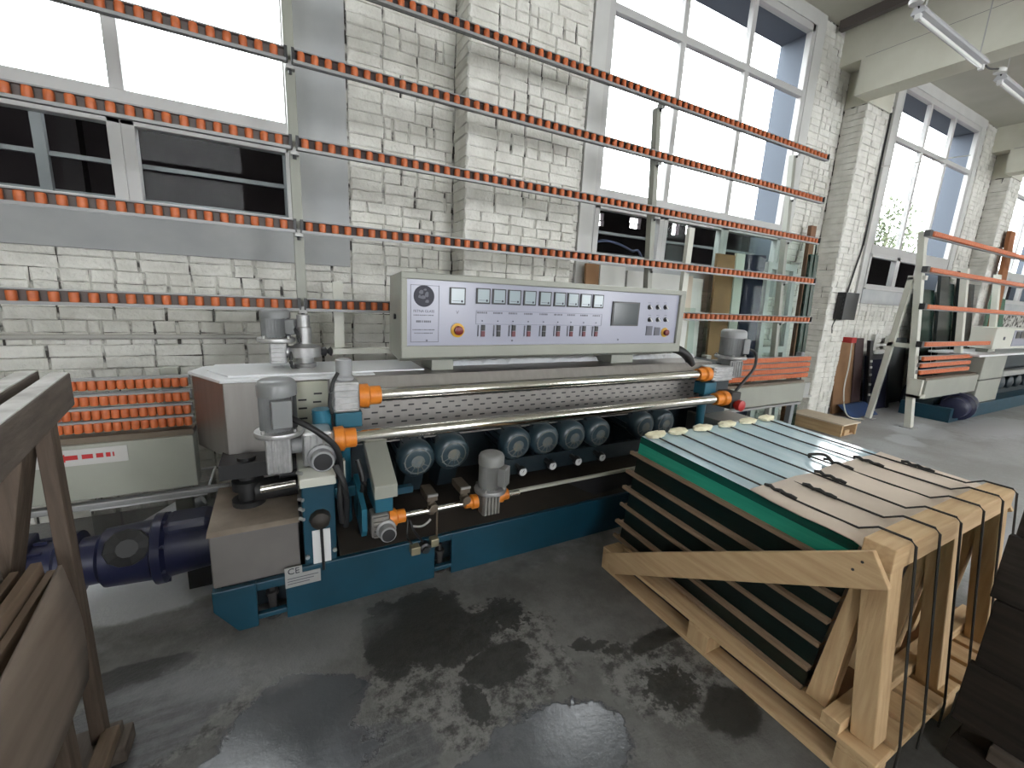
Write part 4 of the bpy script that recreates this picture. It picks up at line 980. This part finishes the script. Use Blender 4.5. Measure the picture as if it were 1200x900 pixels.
# straps over the stack, down the front of the frame
STX = [1.80, 1.98, 2.19, 2.41, 2.62, 2.82]
SLAB = ['black strap cord over the glass stack, nearest the diagonal plank', 'second black strap cord from the diagonal plank, over the glass', 'third black strap cord from the diagonal plank, over the glass',
        'third black strap cord from the right edge of the glass stack', 'second black strap cord from the right edge of the glass stack', 'black strap cord at the right edge of the glass stack']
for i, x in enumerate(STX):
    dx = 0.012 * math.sin(i * 2.1)
    pts = [tip(x, 1.075, 0.30), tip(x, 1.073, TT - 0.03), tip(x, 1.06, TT + 0.007), tip(x, 0.7, TT + 0.006), tip(x + dx * .5, 0.40, TT + 0.012), tip(x + dx, 0.05, TT + 0.024), Vector((x + dx, 0.580, 0.870)),
           Vector((x + dx, 0.49, 0.871)), Vector((x + dx, 0.474, 0.855)), Vector((x + dx, 0.382, 0.138)), Vector((x + dx, 0.380, 0.03))]
    o = thing('strap_cord', pts[3], SLAB[i], 'strap', 'straps over the glass stack')
    MB().tube(pts, 0.0042, 6).build('cord', cord_m, o)
    kk = [0.30, 0.24, 0.30, 0.37, 0.33, 0.20][i]
    kp = [tip(x + 0.004 * math.sin(q * 2.2), kk + 0.10 - q * 0.022, TT + 0.022 + 0.006 * (q % 2)) for q in range(7)]
    MB().tube(kp, 0.0075, 6).build('knot', cord_m, o)
    if i == 3: MB().tube(curve_pts([tip(x, 0.42, TT + 0.015), tip(x - 0.02, 0.46, TT + 0.05), tip(x - 0.03, 0.52, TT + 0.03), tip(x - 0.01, 0.53, TT + 0.008)]), 0.008, 6).build('knot_loop', cord_m, o)
# foam pads wedged under the straps along the far edge
rf = random.Random(11)
for i, x in enumerate((1.80, 1.98, 2.19, 2.41, 2.62, 2.82)):
    m2 = MB(); r0 = 0.055; seg = 12; vs = []; fs = []
    for j, (hh, rr_) in enumerate(((0.0, 1.0), (0.016, 1.08), (0.028, 0.8), (0.032, 0.3))):
        for k in range(seg):
            a = 2 * math.pi * k / seg; e = rr_ * rf.uniform(0.85, 1.15)
            P = tip(x + 0.070 * e * math.cos(a), 1.025 + 0.030 * e * math.sin(a), TT + 0.012 + hh * 0.65 + (rf.uniform(-.004, .004) if j else -0.006)); vs.append(P)
    for j in range(3):
        for k in range(seg): k2 = (k + 1) % seg; fs.append((j * seg + k, j * seg + k2, (j + 1) * seg + k2, (j + 1) * seg + k))
    fs += [tuple(range(seg - 1, -1, -1)), tuple(range(3 * seg, 4 * seg))]
    o = m2.add(vs, fs).build('foam_pad', foam, smooth=True)
    tag(o, ['cream foam pad at the far left corner of the glass stack', 'second cream foam pad from the left on the far glass edge', 'third cream foam pad from the left on the far glass edge', 'third cream foam pad from the right on the far glass edge',
            'second cream foam pad from the right on the far glass edge', 'cream foam pad at the far right corner of the glass stack'][i], 'foam pad', 'foam pads under the straps')
# ================================================================== LEFT FOREGROUND: weathered stillage with boards
ls = thing('weathered_wooden_frame', (-0.6, 1.3, 0), 'weathered grey wooden frame with a leaning leg, at the left edge', 'wooden frame')
def ln(t, dx=0.0): return (-0.547 + 0.139 * t + dx, 1.605 - t)
for dx, m_, z0, z1 in ((0.0, old_y, 1.232, 1.325), (-0.062, old_y, 1.272, 1.332)):
    a, c = ln(0, dx), ln(1.5, dx); MB().beam((a[0], a[1], (z0 + z1) / 2), (c[0], c[1], (z0 + z1) / 2), 0.04, z1 - z0).build('top_rail', m_, ls, bev=0.004)
for t in (0.10, 0.22, 0.34, 0.46):
    a = ln(t, -0.16); MB().box(a[0] - 0.14, a[0] + 0.05, a[1] - 0.035, a[1] + 0.035, 1.30, 1.322).build('slat', old_y, ls, bev=0.003)
MB().beam((-0.590, 1.59, 1.235), (-0.598, 1.61, 0.10), 0.036, 0.05, up=(0, 1, 0)).build('leg', old_z, ls, bev=0.004)
MB().beam((-0.61, 1.56, 1.26), (-0.84, 1.56, 0.10), 0.045, 0.09, up=(0, 1, 0)).build('leg', old_z, ls, bev=0.004)
MB().beam((-0.665, 1.56, 1.27), (-0.95, 1.56, 0.10), 0.045, 0.09, up=(0, 1, 0)).build('leg', old_z, ls, bev=0.004)
MB().box(-1.0, -0.535, 1.58, 1.68, 0.0, 0.06).build('sole_plate', old_y, ls, bev=0.004)
MB().box(-1.0, -0.555, 0.55, 1.66, 0.06, 0.10).build('deck', old_y, ls, bev=0.004)
MB().box(-1.0, -0.575, 0.55, 1.50, 0.40, 0.44).build('upper_deck', old_y, ls, bev=0.004)
for y in (0.60, 1.42): MB().box(-1.0, -0.60, y, y + 0.06, 0.10, 0.40).build('riser', old_z, ls, bev=0.004)
for dx, zt in ((0.0, 1.325), (-0.062, 1.332)):
    a, c = ln(0.005, dx), ln(1.5, dx); MB().beam((a[0], a[1], zt + 0.001), (c[0], c[1], zt + 0.001), 0.037, 0.003).build('dusty_lit_top', mat('dusty_lit_top', (0.55, 0.54, 0.52), (0.35, 0.33, 0.31), scale=14, rough=0.9), ls)  # pale slab: dust and skylight on the rail tops, painted together
MB().box(-0.590, -0.545, 0.9, 1.60, 0.10, 0.14).build('edge_board', old_l, ls, bev=0.004)
# boards standing on edge inside the frame, one behind the other
BD = [(-0.590, 1.49, 0.80, 0.018, old_l, 'nearest narrow offcut board, directly behind the bent plywood sheet'), (-0.618, 1.49, 0.83, 0.022, old_l, 'second offcut board behind the bent plywood sheet'),
      (-0.655, 1.48, 0.82, 0.018, old_l, 'third offcut board behind the bent plywood sheet'), (-0.685, 1.46, 0.87, 0.024, old_y, 'grey weathered board, fourth behind the bent plywood sheet'),
      (-0.735, 1.44, 0.95, 0.024, old_y, 'rearmost grey board standing in the weathered frame')]
for (x, yf, zt, th, m_, lab) in BD:
    b = MB(); vs = []
    for (y, z1) in ((0.55, zt - 0.10), (yf, zt)):
        vs += [(x + 0.012, y, 0.441), (x + 0.012 + th, y, 0.441), (x + th - 0.01, y, z1), (x - 0.01, y, z1)]
    b.add(vs, [(0, 1, 2, 3), (7, 6, 5, 4), (0, 4, 5, 1), (1, 5, 6, 2), (2, 6, 7, 3), (3, 7, 4, 0)])
    tag(b.build('offcut_board', m_, bev=0.002), lab, 'board', 'boards in the weathered frame')
vs = []; fs = []; NS, NZ = 9, 7
for i in range(NS):
    s = i / (NS - 1); y = 1.47 - 0.85 * s
    for j in range(NZ):
        t = j / (NZ - 1); zt = 0.82 - 0.12 * s; z = 0.445 + (zt - 0.445) * t
        vs.append((-0.553 - 0.012 * t + 0.035 * s * s + 0.012 * math.sin(math.pi * s) + 0.015 * math.sin(math.pi * t), y, z))
for i in range(NS - 1):
    for j in range(NZ - 1): fs.append((i * NZ + j, (i + 1) * NZ + j, (i + 1) * NZ + j + 1, i * NZ + j + 1))
o = MB().add(vs, fs).build('plywood_sheet', ply_face, smooth=True); sm = o.modifiers.new('sheet', 'SOLIDIFY'); sm.thickness = 0.008; sm.offset = 0
tag(o, 'bent pale plywood sheet leaning in the weathered frame at lower left', 'plywood')

# dark timber stand, lower right corner
ds = thing('dark_timber_stand', (2.3, 0.0, 0), 'dark timber stand at the lower right corner', 'timber stand')
for k, (z0, z1) in enumerate(((0.16, 0.40), (0.405, 0.66), (0.665, 0.90), (0.905, 1.14))):
    MB().box(2.10, 2.13, -0.7, 0.345 - 0.014 * (k % 2), z0, z1).build('plank', darkw, ds, bev=0.004)
for y in (-0.62, 0.24): MB().box(2.13, 2.22, y, y + 0.08, 0.0, 1.12).build('post', darkw, ds, bev=0.004)
MB().box(2.08, 2.7, 0.20, 0.33, 0.0, 0.09).build('sole_plate', darkw, ds, bev=0.004)
MB().box(2.08, 2.7, -0.65, -0.51, 0.0, 0.09).build('sole_plate', darkw, ds, bev=0.004)
MB().box(2.09, 2.16, -0.6, 0.24, 0.09, 0.15).build('low_rail', old_y, ds, bev=0.004)

# ================================================================== tub under the infeed conveyor
tb = thing('plastic_tub', (-0.65, 2.95, 0), 'clear plastic tub on the floor under the infeed conveyor', 'tub')
w4 = MB(); o0 = (-0.90, -0.42, 2.72, 3.10)
b = MB(); b.box(-0.88, -0.44, 2.74, 3.08, 0.0, 0.008)
for (x0, x1, y0, y1) in ((-0.90, -0.892, 2.72, 3.10), (-0.428, -0.42, 2.72, 3.10), (-0.90, -0.42, 2.72, 2.728), (-0.90, -0.42, 3.092, 3.10)): b.box(x0, x1, y0, y1, 0.0, 0.43)
b.build('tub_body', tub_m, tb)
r = MB(); r.tube([(-0.90, 2.72, 0.43), (-0.42, 2.72, 0.43), (-0.42, 3.10, 0.43), (-0.90, 3.10, 0.43), (-0.90, 2.72, 0.43)], 0.010, 8)
r.build('tub_rim', mat('tub_rim_plastic', (0.5, 0.5, 0.5), rough=0.3), tb)
o = MB().lathe((-0.84, 2.95, 0.09), (1, 0, 0.55), [(0, 0.03), (0.01, 0.07), (0.34, 0.075), (0.36, 0.05), (0.38, 0.03), (0.42, 0.03)], 16).build('white_canister', film, smooth=True)
tag(o, 'white plastic canister lying inside the clear tub', 'canister')

# ================================================================== boards and sheets behind the rack
def leaner(name, x0, x1, y, z1, th, m, label, cat, lean=0.10, group=None, z0=0.0, top=0.0):
    """flat sheet standing on the floor, leaning back towards the wall"""
    vs = []
    for x, zz in ((x0, z1), (x1, z1 + top)):
        vs += [(x, y, z0), (x, y + th, z0), (x, y + th + lean, zz), (x, y + lean, zz)]
    o = MB().add(vs, [(0, 1, 2, 3), (7, 6, 5, 4), (0, 4, 5, 1), (1, 5, 6, 2), (2, 6, 7, 3), (3, 7, 4, 0)]).build(name, m, bev=0.002)
    return tag(o, label, cat, group)
leaner('brown_board', 2.64, 2.80, 3.36, 1.93, 0.03, card_d, 'brown cardboard strip leaning left of the white boards, under the middle window', 'board')
leaner('white_board', 2.83, 3.16, 3.38, 1.93, 0.03, white_b, 'leftmost white board leaning under the middle window, above the control panel', 'board', group='white boards under the middle window')
leaner('white_board', 3.19, 3.46, 3.38, 1.90, 0.03, white_b, 'second white board from the left leaning under the middle window', 'board', group='white boards under the middle window')
leaner('white_board', 3.50, 4.02, 3.38, 1.90, 0.03, white_b, 'widest white board leaning under the middle window', 'board', group='white boards under the middle window')
leaner('tan_board', 4.04, 4.16, 3.36, 1.90, 0.03, card, 'tan cardboard strip right of the widest white board', 'board')
leaner('white_board', 4.18, 4.36, 3.38, 1.88, 0.03, white_b, 'rightmost narrow white board right of the tan strip', 'board', group='white boards under the middle window')
leaner('glass_sheet', 3.56, 4.10, 3.20, 1.55, 0.012, sheet_g, 'greenish glass sheet leaning right of the control panel', 'glass sheet', 0.12)
leaner('brown_hardboard', 4.40, 4.72, 3.27, 2.17, 0.03, card_d, 'tall brown panel leaning left of the navy board', 'panel')
leaner('cream_strip', 4.74, 4.90, 3.27, 2.20, 0.03, cream, 'tall cream frame strip between the brown panel and the navy board', 'strip')
leaner('navy_board', 4.92, 5.30, 3.27, 2.20, 0.03, navy_b, 'tall navy board leaning behind the rack', 'board', top=0.02)
wf = thing('white_window_sash', (5.65, 3.3, 0), 'white framed window sash leaning right of the navy board', 'window sash')
def lb(x0, x1, z0, z1, m, nm, y=3.26, th=0.05):
    f = lambda z: y + 0.10 * z / 2.2
    MB().prism([(f(z0), z0), (f(z0) + th, z0), (f(z1) + th, z1), (f(z1), z1)], x0, x1, 'X').build(nm, m, wf)
lb(5.36, 5.44, 0, 2.15, frame_m, 'stile'); lb(5.90, 5.98, 0, 2.15, frame_m, 'stile'); lb(5.44, 5.90, 2.07, 2.15, frame_m, 'rail'); lb(5.44, 5.90, 0, 0.09, frame_m, 'rail'); lb(5.44, 5.90, 1.02, 1.10, frame_m, 'rail')
lb(5.44, 5.90, 0.09, 1.02, pane_m, 'pane', 3.28, 0.006); lb(5.44, 5.90, 1.10, 2.07, pane_m, 'pane', 3.28, 0.006)
gs = thing('large_glass_sheet', (5.1, 3.14, 0), 'large clear glass sheet with dark green edges standing at the right end of the rack', 'glass sheet')
MB().prism([(3.10, 0), (3.112, 0), (3.232, 2.46), (3.22, 2.46)], 4.10, 6.06, 'X').build('sheet', sheet_g, gs)
MB().prism([(3.098, 0), (3.114, 0), (3.234, 2.46), (3.218, 2.46)], 6.06, 6.075, 'X').build('polished_edge', sheet_edge, gs)
leaner('glass_sheet', 6.10, 6.28, 3.18, 2.30, 0.04, sheet_edge, 'dark green edged glass stack leaning beside the large clear sheet', 'glass sheets', 0.10)
leaner('timber_batten', 6.32, 6.44, 3.36, 2.70, 0.05, wood('brown_batten', (0.20, 0.10, 0.055), (0.14, 0.07, 0.04), 'Z'), 'short brown timber batten against the wall above the glass edge', 'timber')
# small things on the deck behind the right motor
leaner('white_box', 3.30, 3.66, 3.02, 1.42, 0.10, white_b, 'white carton standing behind the right end of the control panel', 'carton', 0.02)

# ================================================================== low wooden crate on the floor
cr = thing('wooden_trough', (6.6, 3.0, 0), 'low pine trough box on the floor beyond the glass stack', 'wooden box')
MB().box(6.30, 6.33, 2.62, 3.28, 0.0, 0.155).build('side_board', pine_y, cr, bev=0.003)
MB().box(6.66, 6.69, 2.62, 3.28, 0.0, 0.155).build('side_board', pine_y, cr, bev=0.003)
MB().box(6.28, 6.72, 2.60, 3.28, 0.155, 0.175).build('lid_board', mat('pale_board', (0.62, 0.52, 0.40), (0.55, 0.45, 0.34), scale=5, rough=0.7), cr, bev=0.003)
MB().box(6.33, 6.66, 3.24, 3.27, 0.0, 0.155).build('end_board', pine_x, cr); MB().box(6.33, 6.66, 2.64, 3.24, 0.0, 0.02).build('bottom_board', pine_y, cr)
MB().box(6.34, 6.46, 2.60, 2.68, 0.02, 0.10).build('end_block', pine_x, cr, bev=0.004)

# ================================================================== things along the wall to the right
eb = thing('switch_box', (7.2, 3.27, 1.5), 'black electric box on the white pilaster with a cable rising from it', 'electric box')
MB().box(7.00, 7.36, 3.20, 3.315, 1.48, 1.86).build('case', blackp, eb, bev=0.005)
for k in range(6): MB().box(6.985, 7.0, 3.22, 3.30, 1.51 + 0.058 * k, 1.54 + 0.058 * k).build('side_clip', blackp, eb)
MB().tube(curve_pts([(7.22, 3.30, 1.86), (7.30, 3.30, 2.2), (7.39, 3.30, 2.6), (7.395, 3.30, 3.4), (7.40, 3.30, 4.24)], 5), 0.012, 6).build('riser_cable', black, eb)
MB().tube(curve_pts([(7.05, 3.30, 1.48), (7.00, 3.30, 1.38), (7.03, 3.30, 1.28)], 5), 0.008, 6).build('lead', black, eb)
leaner('brown_hardboard', 7.60, 8.15, 3.34, 1.17, 0.03, card_d, 'short brown panel leaning against the wall behind the second rack', 'panel', 0.14)
leaner('dark_red_board', 8.18, 8.45, 3.34, 1.18, 0.04, mat('dark_red_brown', (0.05, 0.022, 0.022), rough=0.6), 'narrow dark red panel next to the short brown panel', 'panel', 0.14)
fu = thing('black_framed_units', (8.9, 3.3, 0), 'black framed glazing unit with white corner blocks, leaning by the wall', 'glazing unit')
def fl(x0, x1, z0, z1, m, nm, y=3.26, th=0.05):
    f = lambda z: y + 0.16 * z / 1.2
    MB().prism([(f(z0), z0), (f(z0) + th, z0), (f(z1) + th, z1), (f(z1), z1)], x0, x1, 'X').build(nm, m, fu)
fl(8.47, 9.25, 0, 0.90, navy_b, 'pane'); fl(8.47, 8.56, 0, 1.15, blackp, 'stile', 3.24); fl(9.16, 9.25, 0, 0.92, blackp, 'stile', 3.24); fl(8.56, 9.16, 0.84, 0.92, blackp, 'rail', 3.24)
for z in (0.25, 0.42, 0.58, 0.70, 0.80): fl(8.49, 8.54, z, z + 0.035, white_p, 'corner_block', 3.225, 0.03)
sf = thing('small_white_frame', (9.0, 3.4, 0), 'small white frame leaning above the black framed unit', 'frame')
for (x0, x1, z0, z1) in ((8.62, 8.70, 0.93, 1.25), (9.10, 9.17, 0.93, 1.22), (8.62, 9.17, 0.93, 0.99), (8.70, 9.10, 1.06, 1.09)):
    MB().box(x0, x1, 3.40, 3.45, z0, z1).build('bar', white_b, sf)
leaner('blue_sheet', 7.62, 8.40, 3.05, 0.16, 0.05, bluebag, 'crumpled blue plastic sheet on the floor by the wall', 'plastic sheet', 0.20)
o = MB().lathe((9.75, 3.06, 0.42), (0, 0.94, 0.3), [(0, 0.40), (0.05, 0.42), (0.06, 0.40)], 20).build('navy_disc', navy_b, smooth=True); tag(o, 'round navy disc leaning by the wall under the second rack', 'disc')
leaner('grey_glass', 9.35, 10.2, 3.42, 1.18, 0.02, mat('grey_glass', (0.16, 0.17, 0.17), rough=0.1), 'grey glass sheet leaning behind the navy disc', 'glass sheet', 0.12)
hc = thing('hanging_cable', (7.5, 3.2, 0.0), 'white cable hanging from a red plug down to the floor', 'cable')
MB().tube(curve_pts([(7.52, 3.24, 1.18), (7.53, 3.22, 0.8), (7.50, 3.20, 0.4), (7.56, 3.12, 0.05), (7.70, 2.95, 0.012)], 6), 0.009, 6).build('cord', cream, hc)
MB().box(7.46, 7.60, 3.22, 3.34, 1.14, 1.22).build('plug', red, hc)
# dark glass sheets leaning against the far wall
DG = [(9.95, 10.5, 2.05), (10.53, 10.9, 2.35), (10.94, 11.3, 2.20), (11.34, 11.75, 2.45), (11.79, 12.3, 2.25)]
for i, (x0, x1, z) in enumerate(DG):
    leaner('dark_glass_sheet', x0, x1, 3.12 - 0.03 * (i % 2), z, 0.05, [sheet_edge, mat('dark_grey_glass', (0.03, 0.034, 0.034), rough=0.25), sheet_edge, mat('blackish_glass', (0.016, 0.018, 0.02), rough=0.2), MATS['dark_grey_glass']][i],
           ['leftmost dark glass sheet leaning behind the second rack', 'second dark glass sheet from the left behind the second rack', 'middle dark glass sheet behind the second rack', 'tallest dark glass sheet behind the second rack', 'rightmost dark glass sheet behind the second rack'][i], 'glass sheet', 0.30, 'dark glass sheets by the far wall')
leaner('timber_plank', 12.66, 12.96, 3.05, 3.30, 0.06, wood('rust_plank', (0.30, 0.12, 0.05), (0.22, 0.085, 0.035), 'Z'), 'tall rust brown plank leaning at the far pilaster', 'plank', 0.16)
for i, (x0, x1, z) in enumerate(((13.0, 13.6, 2.25), (13.65, 14.5, 2.05))):
    leaner('green_glass_sheet', x0, x1, 3.22, z, 0.05, green_gl, ['green glass sheet right of the rust brown plank', 'lower green glass sheet at the right edge'][i], 'glass sheet', 0.25, 'green glass sheets by the far wall')

# ================================================================== second rack and second machine
r2 = thing('second_roller_rack', (9.5, 2.7, 0), 'second beige rack with orange roller rails at the right', 'rack')
def r2y(z): return 2.46 + z * 0.131
for x, zt, zb in ((7.93, 2.72, 0.0), (9.55, 2.35, 1.03), (11.0, 2.35, 1.03)):
    MB().prism([(r2y(zb), zb), (r2y(zb) + 0.08, zb), (r2y(zt) + 0.08, zt), (r2y(zt), zt)], x - 0.05, x + 0.05, 'X').build('post', cream, r2, bev=0.004)
    MB().box(x - 0.09, x + 0.09, r2y(zb) - 0.04, r2y(zb) + 0.12, zb, zb + 0.012).build('foot_plate', grey_sil, r2)
MB().prism([(2.96, 0.0), (3.03, 0.0), (2.90, 2.12), (2.83, 2.12)], 7.90, 7.97, 'X').build('rear_leg', cream, r2, bev=0.004)
MB().box(7.90, 7.97, 2.70, 2.90, 2.08, 2.14).build('tie_bar', cream, r2); MB().box(7.90, 7.97, 2.62, 2.96, 1.13, 1.19).build('tie_bar', cream, r2)
MB().box(7.86, 8.0, 2.92, 3.07, 0.0, 0.012).build('foot_plate', grey_sil, r2)
for z, x1 in ((2.70, 13.2), (2.22, 13.2), (1.72, 13.2), (1.20, 10.5)):
    y = r2y(z) - 0.055
    o = MB().box(7.86, x1, y + 0.01, y + 0.05, z - 0.045, z + 0.03).build('rail', alu, r2); MB().box(7.84, 7.92, y - 0.015, y + 0.05, z - 0.04, z + 0.04).build('end_cap', blackp, o)
    b = MB(); x = 7.97
    while x < x1 - 0.02: b.add([v.co * 1.25 + Vector((x, y - 0.008, z)) for v in ROLL.vertices], [tuple(p.vertices) for p in ROLL.polygons]); x += 0.060
    tag(b.build('rollers', orange, o), kind='stuff')
for z in (1.0, 0.90, 0.80):
    o = MB().box(7.90, 9.75, 2.55, 2.565, z - 0.02, z + 0.035).build('roller_strip', alu, r2)
    b = MB(); x = 7.95
    while x < 9.72: b.add([v.co * 1.2 + Vector((x, 2.53, z)) for v in ROLLS.vertices], [tuple(p.vertices) for p in ROLLS.polygons]); x += 0.040
    tag(b.build('rollers', orange, o), kind='stuff')
MB().box(7.98, 9.95, 2.44, 2.56, 0.43, 0.70).build('side_beam', beige, r2, bev=0.005)
MB().box(7.76, 7.98, 2.42, 2.56, 0.46, 0.50).box(7.76, 7.82, 2.42, 2.56, 0.46, 0.72).build('end_bracket', cream, r2)
MB().box(7.98, 9.95, 2.46, 2.56, 0.70, 0.73).build('belt_edge', brassy, r2)

m2 = thing('second_edging_machine', (11.0, 2.6, 0), 'second teal and beige glass edging machine at the right edge of the photo', 'machine')
MB().box(8.95, 15.0, 2.38, 3.0, 0.0, 0.22).build('base_skid', teal, m2, bev=0.006)
MB().box(9.0, 10.1, 2.62, 3.0, 0.22, 0.42).build('drive_tray', teal_d, m2)
MB().prism([(9.95, 0.22), (9.95, 1.0), (11.0, 1.0), (11.0, 0.22)], 2.42, 3.0, 'Y').build('end_cabinet', beige, m2, bev=0.01)
MB().box(9.94, 11.01, 2.41, 3.0, 0.60, 0.615).build('cabinet_joint', blackp, m2)
MB().box(9.6, 14.5, 2.40, 3.02, 1.0, 1.03).build('deck', film, m2, bev=0.004)
MB().box(11.0, 15.0, 2.55, 3.0, 0.75, 1.0).build('splash_panel', teal_d, m2)
MB().box(11.0, 15.0, 2.62, 3.0, 0.22, 0.75).build('body', teal_d, m2)
MB().box(11.0, 15.0, 2.40, 2.55, 0.62, 0.72).build('feed_tube', grey_sil, m2, bev=0.02)
o = MB().lathe((9.05, 2.40, 0.22), (1, 0.12, 0), [(0, 0.13), (0.02, 0.16), (0.25, 0.17), (0.27, 0.22), (0.33, 0.22), (0.35, 0.17), (0.75, 0.18), (0.8, 0.12)], 20).build('main_drive', navy, m2, smooth=True)
for x in (11.3, 11.75, 12.2, 12.65, 13.1):
    MB().lathe((x, 2.45, 0.48), (0, 1, 0), [(-0.02, 0.04), (0.0, 0.1), (0.02, 0.12), (0.3, 0.12)], 16).build('grinding_motor', teal_d, m2, smooth=True)
cp2 = MB().box(10.45, 13.4, 2.50, 2.80, 1.10, 1.46).build('control_panel', cream, m2, bev=0.01)
MB().box(11.35, 13.3, 2.492, 2.505, 1.14, 1.42).build('face_foil', lav, cp2)
for k in range(7): MB().box(11.45 + 0.25 * k, 11.62 + 0.25 * k, 2.485, 2.495, 1.28, 1.40).build('meter', blackp, cp2)
MB().cyl((10.9, 2.50, 1.28), (10.9, 2.488, 1.28), 0.03, 10).build('panel_lock', ink_g, cp2)
MB().box(10.7, 11.0, 2.6, 2.75, 1.03, 1.11).build('panel_foot', beige, m2)

# ================================================================== ceiling lamps and wire
LY, LZ = 2.18, 4.14
LL = ['unlit fluorescent lamp hanging at the upper right, left of the other lamp', 'fluorescent lamp at the right edge of the photo near the ceiling']
for i, (x0, x1) in enumerate(((4.98, 6.50), (7.02, 8.54))):
    t = thing('fluorescent_lamp', (0.5 * (x0 + x1), LY, LZ), LL[i], 'lamp', 'ceiling lamps')
    MB().prism([(LY - 0.03, LZ + 0.055), (LY + 0.03, LZ + 0.055), (LY + 0.055, LZ + 0.01), (LY + 0.045, LZ), (LY - 0.045, LZ), (LY - 0.055, LZ + 0.01)], x0, x1, 'X').build('housing', lamp_w, t)
    MB().cyl((x0 + 0.04, LY, LZ - 0.02), (x1 - 0.04, LY, LZ - 0.02), 0.015, 10).build('tube', lamp_tube, t, smooth=True)
    for x in (x0 + 0.02, x1 - 0.02): MB().box(x - 0.02, x + 0.02, LY - 0.02, LY + 0.02, LZ - 0.045, LZ).build('socket', white_p, t)
    MB().lathe((x0 - 0.06, LY, LZ + 0.10), (0, 0, -1), [(0, 0.03), (0.02, 0.055), (0.05, 0.05)], 12).build('junction_cap', white_p, t, smooth=True)
    for x in (x0 + 0.12, x1 - 0.12): MB().cyl((x, LY, LZ + 0.05), (x, LY, CZ), 0.006, 6).build('hanger', grey_sil, t)
    MB().tube(curve_pts([(x0 - 0.06, LY, LZ + 0.08), (x0 - 0.02, LY, LZ + 0.06), (x0 + 0.02, LY, LZ + 0.03)], 4), 0.008, 6).build('lead', black, t)
tag(MB().tube(curve_pts([(6.50, LY, LZ + 0.04), (6.68, LY, LZ + 0.02), (6.96, LY, LZ + 0.09)], 5), 0.008, 6).build('lamp_cable', black), 'thin dark cable joining the two ceiling lamps', 'cable')
a = at(1024, 198, Y=3.4); c = at(1062, 192, Y=3.5); e = at(1137, 182, Y=3.45)
tag(MB().tube(curve_pts([(7.42, 3.30, a.z), c, e], 6), 0.008, 6).build('slack_wire', pipe_m), 'slack wire hung across the window behind the second machine', 'wire')
# blue hose hung in the annex, seen through the middle window
pp = [Vector((2.9, 4.5, -0.05)), Vector((3.0, 4.5, 1.3))] + [at(u, v, Y=4.5) for (u, v) in ((690, 295), (697, 285), (709, 282), (725, 286), (740, 294), (752, 303))] + [Vector((4.75, 4.5, 1.2)), Vector((4.9, 4.5, -0.05))]
tag(MB().tube(curve_pts(pp, 5), 0.016, 8).build('arched_hose', bluehose, smooth=True), 'grey blue hose arching behind the middle window pane', 'hose')
